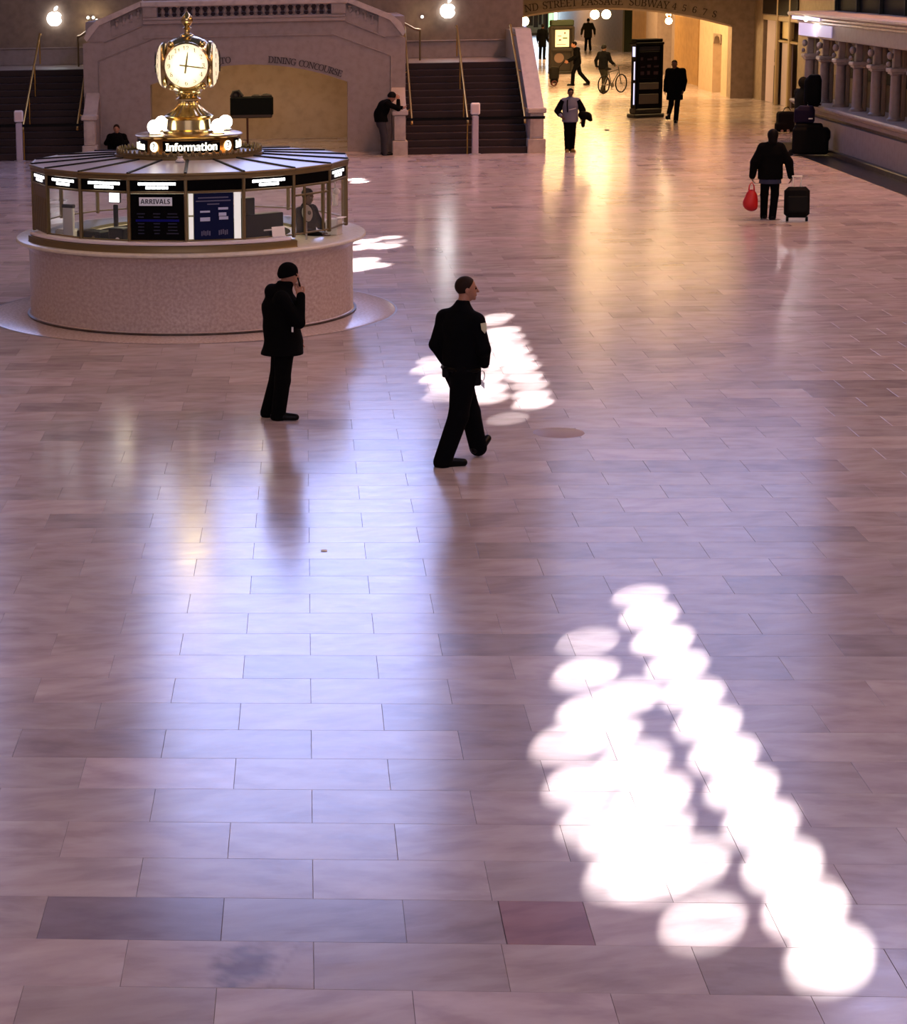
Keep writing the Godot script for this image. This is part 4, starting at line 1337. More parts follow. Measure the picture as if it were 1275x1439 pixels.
	for x in [-0.5, 0.5]: mb.span(Vector3(x - 0.05, 0.28, 0.2), Vector3(x + 0.05, 2.2, 0.25), 0.01)
	put("cabinet", mb, mat("kiosk_black", Color(0.035, 0.032, 0.04), 0.3), k1)
	mb = MB.new()
	mb.span(Vector3(-0.42, 2.03, 0.2), Vector3(0.42, 2.16, 0.225), 0.01)
	put("header", mb, mat("kiosk_header", Color(0.10, 0.10, 0.13), 0.3), k1)
	mb = MB.new()
	mb.span(Vector3(-0.42, 1.18, 0.2), Vector3(0.42, 2.0, 0.22), 0.01)
	var scr := put("screen", mb, mat("kiosk_screen", Color(0.055, 0.04, 0.055), 0.15), k1)
	mb = MB.new()
	rng.seed = 5
	for k in 9:
		var x := -0.36 + (k % 3) * 0.27
		var y := 1.3 + int(k / 3) * 0.22
		mb.span(Vector3(x, y, 0.221), Vector3(x + rng.randf_range(0.08, 0.2), y + rng.randf_range(0.03, 0.12), 0.224))
	put("print", mb, mat("kiosk_print", Color(0.17, 0.10, 0.13), 0.4), scr)
	for q in [[0.86, 1.06], [0.42, 0.72]]:
		mb = MB.new()
		mb.span(Vector3(-0.4, q[0], 0.2), Vector3(0.4, q[1], 0.23), 0.01)
		put("panel", mb, mat("kiosk_panel", Color(0.30, 0.27, 0.23), 0.4), k1)
	for y in [[0.4, 1.05], [1.15, 1.7], [1.85, 2.15]]:
		mb = MB.new()
		mb.span(Vector3(-0.535, y[0], 0.02 if y[0] < 1.8 else -0.1), Vector3(-0.52, y[1], 0.1), 0.004)
		put("lit_side_strip", mb, glow("kiosk_lit_side", Color(0.85, 0.85, 1.0), 0.7), k1)  # lit side of the cabinet, its brightness put in as glowing strips
	# map kiosk
	var k2 := thing("kiosk", "wood framed map kiosk with a lit map and green crest inside the passage", "kiosk", "", Vector3(11.1, 0, -96.8), 0.12)
	mb = MB.new()
	mb.span(Vector3(-0.52, 0, -0.25), Vector3(0.52, 0.1, 0.25), 0.02)
	for x in [-0.46, 0.46]: mb.span(Vector3(x - 0.06, 0.1, -0.2), Vector3(x + 0.06, 2.0, 0.2), 0.015)
	mb.span(Vector3(-0.5, 0.95, -0.2), Vector3(0.5, 1.08, 0.2), 0.015)
	mb.span(Vector3(-0.5, 1.92, -0.2), Vector3(0.5, 2.04, 0.2), 0.015)
	mb.span(Vector3(-0.42, 0.1, -0.15), Vector3(0.42, 1.95, 0.1), 0.01)
	put("frame", mb, mat("kiosk_wood", Color(0.10, 0.075, 0.04), 0.4), k2)
	mb = MB.new()
	mb.span(Vector3(-0.5, 2.04, -0.18), Vector3(0.5, 2.3, 0.18), 0.04)
	put("crest", mb, mat("crest_green", Color(0.10, 0.16, 0.08), 0.5), k2)
	mb = MB.new()
	mb.span(Vector3(-0.3, 1.15, 0.1), Vector3(0.3, 1.88, 0.14), 0.01)
	var mp := put("map", mb, glow("map_glow", Color(1.0, 0.8, 0.45), 0.55), k2)
	mb = MB.new()
	for q in [[-0.2, 1.6, 0.16, 0.03], [0.02, 1.5, 0.2, 0.05], [-0.15, 1.42, 0.1, 0.06], [-0.24, 1.25, 0.4, 0.02], [0.08, 1.7, 0.06, 0.08]]:
		mb.span(Vector3(q[0], q[1], 0.141), Vector3(q[0] + q[2], q[1] + q[3], 0.144))
	put("print", mb, mat("map_print", Color(0.3, 0.2, 0.12), 0.6), mp)
	mb = MB.new()
	mb.lathe([Vector2(0.0, 0.0), Vector2(0.21, 0.0), Vector2(0.21, 0.02), Vector2(0.0, 0.02)], 20, Vector3.ZERO, 0.0, TAU, Transform3D(Basis(Vector3.RIGHT, PI / 2), Vector3(-0.12, 0.68, 0.1)))
	put("round_poster", mb, mat("poster_pink", Color(0.42, 0.33, 0.29), 0.5), k2)

func build_tickets() -> void:
	var zf := -38.0
	var ze := -58.3
	var w := Node3D.new()
	add_named(w, "trim_17", self)
	struct(w, "row of marble ticket windows with columns along the right wall", "wall")
	var mb := MB.new()
	mb.span(Vector3(12.75, -0.05, ze), Vector3(14.4, 0.78, zf))
	mb.span(Vector3(12.85, 0.78, ze), Vector3(14.4, 0.87, zf))
	mb.span(Vector3(12.72, 0.87, ze), Vector3(14.4, 1.02, zf), 0.02)
	put("plinth", mb, M.wall_stone, w)
	mb = MB.new()
	mb.span(Vector3(12.55, 1.05, ze - 0.05), Vector3(14.2, 1.14, zf), 0.03)
	mb.span(Vector3(12.62, 1.0, ze), Vector3(14.2, 1.06, zf), 0.02)
	put("shelf", mb, M.pale_stone, w)
	mb = MB.new()
	mb.span(Vector3(12.62, -0.05, ze - 0.05), Vector3(12.85, 0.13, zf), 0.02)
	mb.span(Vector3(12.84, 0.79, ze + 0.02), Vector3(12.86, 0.865, zf))  # thin strip darkens the plinth recess by colour
	put("base_course", mb, M.dark_marble, w)
	mb = MB.new()
	mb.span(Vector3(11.95, -0.02, ze), Vector3(12.65, 0.004, zf))
	put("floor_border", mb, M.dark_marble, w)
	mb = MB.new()
	mb.span(Vector3(14.0, -0.05, ze), Vector3(16.4, 3.4, zf))
	put("back", mb, mat("recess_dark", Color(0.10, 0.08, 0.06), 0.6), w)  # darkness of the window recesses put into the colour
	mb = MB.new()
	mb.span(Vector3(12.75, 2.72, ze), Vector3(16.4, 3.1, zf), 0.02)
	put("frieze", mb, M.wall_stone, w)
	mb = MB.new()
	mb.span(Vector3(12.68, 3.08, ze - 0.05), Vector3(16.4, 3.16, zf), 0.02)
	mb.span(Vector3(12.58, 3.16, ze - 0.1), Vector3(16.4, 3.26, zf), 0.03)
	mb.span(Vector3(12.45, 3.26, ze - 0.15), Vector3(16.4, 3.36, zf), 0.03)
	put("cornice", mb, M.pale_stone, w)
	# columns with capitals, and the little arches between them
	var cm := MB.new()
	cm.lathe([Vector2(0.0, 0.0), Vector2(0.16, 0.0), Vector2(0.16, 0.05), Vector2(0.13, 0.07), Vector2(0.115, 0.1), Vector2(0.113, 0.6), Vector2(0.108, 0.99), Vector2(0.13, 1.0), Vector2(0.13, 1.03), Vector2(0.0, 1.06)], 18, Vector3.ZERO)
	var col_mesh := cm.mesh()
	var cap := MB.new()
	cap.box(Vector3(0, 1.11, 0), Vector3(0.36, 0.09, 0.42), 0.02)
	cap.box(Vector3(0, 1.045, 0), Vector3(0.29, 0.05, 0.34), 0.015)
	var cap_mesh := cap.mesh()
	var br := MB.new()
	br.box(Vector3(0.0, 1.36, 0), Vector3(0.16, 0.42, 0.16), 0.02)
	br.ball(Vector3(-0.14, 1.42, 0), Vector3(0.07, 0.09, 0.09), 6, 10)
	br.ball(Vector3(-0.17, 1.24, 0), Vector3(0.05, 0.06, 0.07), 6, 10)
	var br_mesh := br.mesh()
	var side_xf := Transform3D(Basis(Vector3(0, 0, -1), Vector3(0, 1, 0), Vector3(1, 0, 0)), Vector3.ZERO)
	var pitch := 1.672
	for k in 12:
		var z := -57.86 + k * pitch
		var p := Vector3(12.93, 1.14, z)
		var c := Node3D.new()
		add_named(c, "column", w)
		c.position = p
		inst("shaft", col_mesh, M.wall_stone, c)
		inst("capital", cap_mesh, M.pale_stone, c)
		inst("bracket", br_mesh, M.wall_stone, c)
		# pier behind the column
		mb = MB.new()
		mb.span(Vector3(13.04, 1.14, z - 0.1), Vector3(13.14, 2.72, z + 0.1), 0.02)
		put("pier", mb, M.brown_stone, w)
		if k < 11:
			# arched panel over the window
			var pg: Array[Vector2] = []
			var u0 := -z - pitch + 0.2
			var u1 := -z - 0.2
			pg.append(Vector2(u0, 2.72)); pg.append(Vector2(u1, 2.72)); pg.append(Vector2(u1, 2.15))
			for i in range(1, 10):
				var a := PI * i / 10.0
				pg.append(Vector2((u0 + u1) / 2 + cos(a) * (u1 - u0) / 2 * 0.99, 2.15 + sin(a) * 0.46))
			pg.append(Vector2(u0, 2.15))
			mb = MB.new()
			mb.prism(PackedVector2Array(pg), 13.35, 13.45, side_xf)
			put("arch_panel", mb, M.brown_stone, w)
			mb = MB.new()
			mb.span(Vector3(13.5, 1.14, z + 0.2), Vector3(13.56, 1.75, z + pitch - 0.2))
			put("grille", mb, M.dull_brass, w)
	# long warm lamp out of view, placed to warm the right of the floor
	mb = MB.new()
	mb.span(Vector3(16.25, 9.6, -46.0), Vector3(16.5, 10.4, -20.0), 0.02)
	tag(put("unseen_warm_lamp", mb, glow("unseen_trough_glow", Color(1.0, 0.75, 0.5), 0.8)), "long unseen warm lamp high on the south wall that warms the floor", "lamp")
	# dark glazing above the cornice
	mb = MB.new()
	mb.span(Vector3(13.6, 3.36, ze), Vector3(13.7, 6.2, zf))
	var gz := put("clerestory", mb, mat("dark_glazing", Color(0.03, 0.04, 0.038), 0.6), w)
	mb = MB.new()
	var zz := ze + 0.4
	while zz < zf:
		mb.span(Vector3(13.52, 3.36, zz - 0.03), Vector3(13.6, 6.0, zz + 0.03)); zz += 2.2
	mb.span(Vector3(13.53, 3.95, ze), Vector3(13.6, 4.0, zf))
	put("glazing_bars", mb, mat("bar_green", Color(0.05, 0.065, 0.06), 0.7), gz)
	# lit notices at the far end of the frieze
	for q in [[-58.25, -56.2, 2.76, 3.08, "frieze_glow", 0.32], [-56.1, -54.7, 2.78, 3.06, "frieze_glow_dim", 0.2], [-58.3, -55.3, 3.17, 3.25, "strip_glow", 0.9]]:
		var lx := 12.74 if q[2] < 3.1 else 12.57
		mb = MB.new()
		mb.span(Vector3(lx - 0.03, q[2], q[0]), Vector3(lx, q[3], q[1]), 0.006)
		tag(put("lit_notice", mb, glow(q[4], Color(0.82, 0.76, 1.0), q[5])), ["left lilac lit panel on the frieze at the far end of the ticket windows", "smaller dim lilac panel beside the lit one on the ticket frieze", "thin bright light strip under the far end of the ticket cornice"][0 if q[4] == "frieze_glow" else (1 if q[4] == "frieze_glow_dim" else 2)], "lit sign")
	for k in 2:
		mb = MB.new()
		mb.ball(Vector3.ZERO, Vector3(0.05, 0.06, 0.1), 6, 10)
		var bl := put("bulkhead_lamp", mb, glow("bulkhead_glow", Color(1.0, 0.97, 0.85), 6.0))
		bl.position = [Vector3(12.5, 3.2, -56.5), Vector3(12.66, 3.04, -56.1)][k]
		tag(bl, ["upper small white lamp on the ticket cornice", "lower small white lamp under the ticket cornice"][k], "lamp")
	omni("bulkhead_light", Vector3(12.2, 3.1, -56.4), Color(1.0, 0.95, 0.95), 0.15, 0.06)

const SIDE0 := 0.028

func face_xf(k: float, r: float) -> Transform3D:       # frame on the booth's side k (0 = first right of the front corner)
	var a := (k + 0.5) * TAU / 18.0 + SIDE0
	var nrm := Vector3(sin(a), 0, cos(a))
	return Transform3D(Basis(Vector3(cos(a), 0, -sin(a)), Vector3.UP, nrm), nrm * r * cos(PI / 18.0))

func build_booth() -> void:
	var b := thing("information_booth", "round marble information booth with brass framed windows and a flat panelled roof", "booth", "", BC)
	var mb := MB.new()
	mb.lathe([Vector2(2.3, 0.0), Vector2(2.3, 0.03), Vector2(2.27, 0.05), Vector2(2.27, 0.94), Vector2(2.3, 0.97), Vector2(2.34, 1.03), Vector2(2.0, 1.04)], 96, Vector3.ZERO)
	put("drum", mb, M.counter_marble, b)
	mb = MB.new()
	mb.lathe([Vector2(2.3, 1.045), Vector2(2.43, 1.045), Vector2(2.45, 1.06), Vector2(2.45, 1.085), Vector2(2.43, 1.1), Vector2(1.4, 1.1)], 96, Vector3.ZERO)
	put("ledge", mb, M.ledge_marble, b)
	mb = MB.new()
	mb.lathe([Vector2(2.28, 0.0), Vector2(2.315, 0.0), Vector2(2.315, 0.035), Vector2(2.28, 0.04)], 96, Vector3.ZERO)
	put("skirting", mb, M.dark_marble, b)
	mb = MB.new()
	mb.lathe([Vector2(2.2, 1.1), Vector2(2.34, 1.1), Vector2(2.33, 1.12), Vector2(2.33, 1.185), Vector2(2.3, 1.195), Vector2(2.18, 1.195)], 72, Vector3.ZERO, -1.22, 0.70)
	put("curb", mb, M.dull_brass, b)
	mb = MB.new()
	mb.lathe([Vector2(2.15, 1.197), Vector2(2.31, 1.197), Vector2(2.315, 1.205), Vector2(2.315, 1.235), Vector2(2.15, 1.238)], 72, Vector3.ZERO, -1.2, 0.66)
	put("sill", mb, mat("sill_pale", Color(0.9, 0.85, 0.87), 0.35), b)
	# inner floor and counters
	mb = MB.new()
	mb.lathe([Vector2(0.0, 0.1), Vector2(2.2, 0.1)], 48, Vector3.ZERO)
	put("floor", mb, mat("booth_floor", Color(0.12, 0.11, 0.10), 0.6), b)
	mb = MB.new()
	mb.lathe([Vector2(1.5, 0.78), Vector2(1.48, 1.14), Vector2(2.05, 1.14), Vector2(2.05, 1.0)], 64, Vector3.ZERO, 1.9, TAU - 0.3)
	put("worktop", mb, mat("booth_counter", Color(0.34, 0.31, 0.22), 0.5), b)
	mb = MB.new()
	mb.lathe([Vector2(0.13, 0.1), Vector2(0.13, 2.1)], 24, Vector3.ZERO)
	put("core", mb, mat("booth_core", Color(0.52, 0.5, 0.46), 0.4), b)
	var R := 2.2
	var wd := 2.0 * R * sin(PI / 18.0)
	rng.seed = 77
	for k in range(-9, 9):
		var X := face_xf(k, R)
		# brass post on the corner
		var cxf := Transform3D(Basis(Vector3.UP, k * TAU / 18.0 + SIDE0), Vector3.ZERO)
		mb = MB.new()
		mb.box(Vector3(0, 1.66, R - 0.01), Vector3(0.042, 0.9, 0.055), 0.01, cxf)
		put("post", mb, M.dull_brass, b)
		for q in [[2.08, wd + 0.02, 0.085, 0.07], [1.88, wd - 0.05, 0.03, 0.05], [1.245, wd - 0.04, 0.02, 0.04]]:
			mb = MB.new()
			mb.box(Vector3(0, q[0], -0.01), Vector3(q[1], q[2], q[3]), 0.008, X)
			put("rail", mb, M.dull_brass, b)
		# dark sign band
		mb = MB.new()
		mb.box(Vector3(0, 1.968, -0.015), Vector3(wd - 0.05, 0.145, 0.03), 0.0, X)
		var band := put("sign_band", mb, M.screen_black, b)
		if k in [-4, -3, -2, -1, 1, 3, 4, -5, -7, 6]:
			mb = MB.new()
			for row in 2:
				var half := 0.25 if row == 0 else 0.15
				var x := -half
				while x < half:
					var l := minf(rng.randf_range(0.03, 0.07), half - x)
					mb.box(Vector3(x + l / 2, 1.99 - row * 0.05, 0.003), Vector3(l, 0.036, 0.006), 0.002, X)
					x += l + 0.006
			put("lit_words", mb, glow("sign_glow", Color(1, 1, 1), 3.0), band)
		# what fills the side below the band
		if k == -4:
			mb = MB.new()
			mb.box(Vector3(0, 1.55, -0.01), Vector3(wd - 0.06, 0.62, 0.02), 0.0, X)
			put("door_panel", mb, M.dull_brass, b)
			for i in 12:
				mb = MB.new()
				mb.box(Vector3(-0.303 + i * 0.055, 1.48, 0.006), Vector3(0.03, 0.46, 0.02), 0.004, X)
				put("slat", mb, M.dull_brass, b)
		elif k == -1:
			mb = MB.new()
			mb.box(Vector3(0, 1.55, -0.02), Vector3(wd - 0.055, 0.62, 0.03), 0.0, X)
			var brd := put("arrivals_board", mb, M.screen_black, b)
			mb = MB.new()
			mb.box(Vector3(-0.02, 1.76, 0.002), Vector3(0.44, 0.11, 0.012), 0.003, X)
			put("name_plate", mb, glow("plate_glow", Color(0.75, 0.72, 0.8), 0.1), brd)
			var s := 0.0
			for ch in "ARRIVALS": s -= letter(ch, 0.062, 0.006)[1] * 0.5
			for ch in "ARRIVALS":
				var L := letter(ch, 0.062, 0.006)
				var o := MeshInstance3D.new()
				o.mesh = L[0]; o.material_override = mat("plate_ink", Color(0.22, 0.2, 0.24), 0.5)
				add_named(o, "letter", brd)
				o.transform = X * Transform3D(Basis(), Vector3(-0.02 + s + L[1] / 2, 1.76, 0.011))
				s += L[1]
			for cc in [[-0.28, 0.12], [-0.06, 0.1], [0.12, 0.16]]:
				mb = MB.new()
				for row in 7:
					mb.box(Vector3(cc[0] + cc[1] / 2, 1.60 - row * 0.043, 0.0), Vector3(cc[1] * rng.randf_range(0.6, 1.0), 0.014, 0.006), 0.0, X)
				put("listing", mb, dull(mat("listing_print", Color(0.2, 0.2, 0.27), 0.6)), brd)
			mb = MB.new()
			mb.box(Vector3(0.0, 1.512, 0.0), Vector3(0.58, 0.03, 0.007), 0.0, X)
			put("blue_row", mb, dull(mat("blue_row_print", Color(0.07, 0.07, 0.42), 0.6)), brd)
		elif k == 0:
			mb = MB.new()
			mb.box(Vector3(-0.015, 1.55, -0.02), Vector3(0.52, 0.62, 0.02), 0.0, X)
			var ps := put("poster", mb, mat("poster_blue", Color(0.055, 0.085, 0.23), 0.5), b)
			mb = MB.new()
			mb.box(Vector3(-0.315, 1.72, -0.02), Vector3(0.06, 0.28, 0.02), 0.003, X)
			mb.box(Vector3(-0.315, 1.41, -0.02), Vector3(0.06, 0.29, 0.02), 0.003, X)
			put("white_strip", mb, glow("strip_white", Color(1.0, 0.98, 0.95), 0.3), b)  # white strips, brightness put in as a faint glow
			mb = MB.new()
			mb.box(Vector3(0.30, 1.55, -0.02), Vector3(0.09, 0.62, 0.02), 0.003, X)
			put("white_strip", mb, M.strip_white, b)
			mb = MB.new()
			for q in [[-0.13, 1.62, 0.13, 0.024], [-0.13, 1.52, 0.13, 0.05], [0.11, 1.655, 0.13, 0.03], [0.10, 1.58, 0.1, 0.045], [0.115, 1.53, 0.12, 0.04]]:
				mb.box(Vector3(q[0], q[1], -0.008), Vector3(q[2], q[3], 0.004), 0.0, X)
			put("print", mb, mat("poster_print", Color(0.72, 0.74, 0.85), 0.5), ps)
			mb = MB.new()
			for i in 5:
				mb.box(Vector3(-0.175 + i * 0.026, 1.335 + (i % 2) * 0.008, -0.008), Vector3(0.016, 0.06, 0.004), 0.0, X)
				mb.box(Vector3(0.055 + i * 0.026, 1.34 + (i % 3) * 0.006, -0.008), Vector3(0.016, 0.062, 0.004), 0.0, X)
			for r2 in 3: mb.box(Vector3(-0.02, 1.80 - r2 * 0.042, -0.008), Vector3([0.4, 0.46, 0.16][r2], 0.016, 0.004), 0.0, X)
			put("fine_print", mb, mat("poster_fine", Color(0.35, 0.34, 0.45), 0.5), ps)
		else:
			mb = MB.new()
			mb.box(Vector3(0, 1.55, -0.02), Vector3(wd - 0.06, 0.62, 0.008), 0.0, X)
			put("pane", mb, M.glass, b)
			if k == 2:
				mb = MB.new()
				for x in [-0.16, 0.24]: mb.box(Vector3(x, 1.55, 0.0), Vector3(0.035, 0.64, 0.03), 0.006, X)
				mb.box(Vector3(0.0, 1.76, 0.0), Vector3(wd - 0.06, 0.025, 0.03), 0.006, X)
				put("glazing_bar", mb, M.dull_brass, b)
		# roof panel and rib
		var a0 := k * TAU / 18.0 + SIDE0
		var a1 := (k + 1) * TAU / 18.0 + SIDE0
		var e0 := Vector3(sin(a0), 0, cos(a0))
		var e1 := Vector3(sin(a1), 0, cos(a1))
		mb = MB.new()
		var q0 := Vector3.ZERO + e0 * 2.22 + Vector3(0, 2.125, 0)
		var q1 := Vector3.ZERO + e1 * 2.22 + Vector3(0, 2.125, 0)
		var q2 := Vector3.ZERO + e1 * 0.95 + Vector3(0, 2.2, 0)
		var q3 := Vector3.ZERO + e0 * 0.95 + Vector3(0, 2.2, 0)
		var dn := Vector3(0, -0.02, 0)
		mb.quad(q0, q1, q2, q3, Vector3.UP)
		mb.quad(q0 + dn, q1 + dn, q2 + dn, q3 + dn, Vector3.DOWN)
		mb.quad(q0, q1, q1 + dn, q0 + dn, e0 + e1)
		put("roof_panel", mb, mat("roof_panel", Color(0.60, 0.57, 0.62), 0.3), b)
		mb = MB.new()
		mb.tube([q0 + Vector3(0, 0.0, 0), q3 + Vector3(0, 0.0, 0)], 0.022, 6)
		put("rib", mb, mat("rib_dark", Color(0.07, 0.06, 0.08), 0.4), b)
		mb = MB.new()
		mb.tube([q0 + Vector3(0, -0.015, 0), q1 + Vector3(0, -0.015, 0)], 0.022, 6)
		put("eaves", mb, M.dull_brass, b)
	# crested brass ring round the sign drum
	mb = MB.new()
	mb.lathe([Vector2(0.5, 2.2), Vector2(1.02, 2.2), Vector2(1.02, 2.17), Vector2(1.04, 2.17), Vector2(1.04, 2.225), Vector2(0.5, 2.23)], 48, Vector3.ZERO)
	put("ring_base", mb, M.dull_brass, b)
	mb = MB.new()
	mb.lathe([Vector2(0.985, 2.225), Vector2(1.015, 2.225), Vector2(1.015, 2.245), Vector2(0.985, 2.245)], 48, Vector3.ZERO)
	mb.lathe([Vector2(0.99, 2.262), Vector2(1.01, 2.262), Vector2(1.01, 2.272), Vector2(0.99, 2.272)], 48, Vector3.ZERO)
	put("ring_rail", mb, M.dull_brass, b)
	var lf := MB.new()
	lf.ball(Vector3(0, 0.06, 0), Vector3(0.022, 0.05, 0.014), 5, 8)
	lf.ball(Vector3(0.028, 0.028, 0), Vector3(0.014, 0.028, 0.012), 5, 6)
	lf.ball(Vector3(-0.028, 0.028, 0), Vector3(0.014, 0.028, 0.012), 5, 6)
	var lm := lf.mesh()
	for k in 64:
		var a := TAU * k / 64
		inst("crest", lm, M.dull_brass, b).transform = Transform3D(Basis(Vector3.UP, a).scaled(Vector3(1.15, 0.8, 1.15)), Vector3.ZERO + Vector3(sin(a), 0, cos(a)) * 1.0 + Vector3(0, 2.23, 0))
	# lit sign drum with the words going round
	mb = MB.new()
	mb.lathe([Vector2(0.0, 2.215), Vector2(0.72, 2.215), Vector2(0.73, 2.235), Vector2(0.71, 2.25), Vector2(0.71, 2.445), Vector2(0.73, 2.455), Vector2(0.75, 2.475), Vector2(0.73, 2.49), Vector2(0.0, 2.5)], 64, Vector3.ZERO)
	var drum := put("sign_drum", mb, mat("drum_brass", Color(0.66, 0.5, 0.28), 0.28, 1.0), b)
	var wg := glow("word_glow", Color(1.0, 0.97, 0.88), 1.8)
	for rep in 4:
		var mid := deg_to_rad(6.0) + rep * PI / 2
		mb = MB.new()
		mb.lathe([Vector2(0.712, 2.265), Vector2(0.717, 2.27), Vector2(0.717, 2.425), Vector2(0.712, 2.43)], 16, Vector3.ZERO, mid - 0.58, mid + 0.58)
		put("word_band", mb, M.screen_black, drum)
		var total := 0.0
		for ch in "Information": total += letter(ch, 0.102, 0.008)[1] * 0.88
		var s := -total / 2
		for ch in "Information":
			var L := letter(ch, 0.102, 0.008)
			var a: float = mid + (s + L[1] * 0.44) / 0.72
			var o := MeshInstance3D.new()
			o.mesh = L[0]; o.material_override = wg
			add_named(o, "letter", drum)
			var dir := Vector3(sin(a), 0, cos(a))
			o.transform = Transform3D(Basis(Vector3.UP, a), Vector3.ZERO + dir * 0.721 + Vector3(0, 2.345, 0))
			s += L[1] * 0.88
		var am := mid + deg_to_rad(45)
		mb = MB.new()
		var mx := Transform3D(Basis(Vector3.UP, am), Vector3.ZERO + Vector3(sin(am), 0, cos(am)) * 0.714 + Vector3(0, 2.345, 0))
		mb.lathe([Vector2(0.0, 0.0), Vector2(0.068, 0.0), Vector2(0.068, 0.008), Vector2(0.0, 0.008)], 20, Vector3.ZERO, 0, TAU, mx * Transform3D(Basis(Vector3.RIGHT, PI / 2), Vector3.ZERO))
		var disc := put("round_mark", mb, wg, drum)
		var L2 := letter("?", 0.085, 0.004)
		var o2 := MeshInstance3D.new()
		o2.mesh = L2[0]; o2.material_override = M.screen_black
		add_named(o2, "letter", drum)
		o2.transform = mx * Transform3D(Basis(), Vector3(0, 0, 0.01))
	# light inside
	area("booth_light", BC + Vector3(0, 2.08, 0.75), Vector2(2.0, 0.8), Vector3.DOWN, Color(1.0, 0.93, 0.76), 0.85)
	area("booth_light", BC + Vector3(0, 2.08, -0.85), Vector2(2.4, 1.0), Vector3.DOWN, Color(1.0, 0.93, 0.76), 0.85)

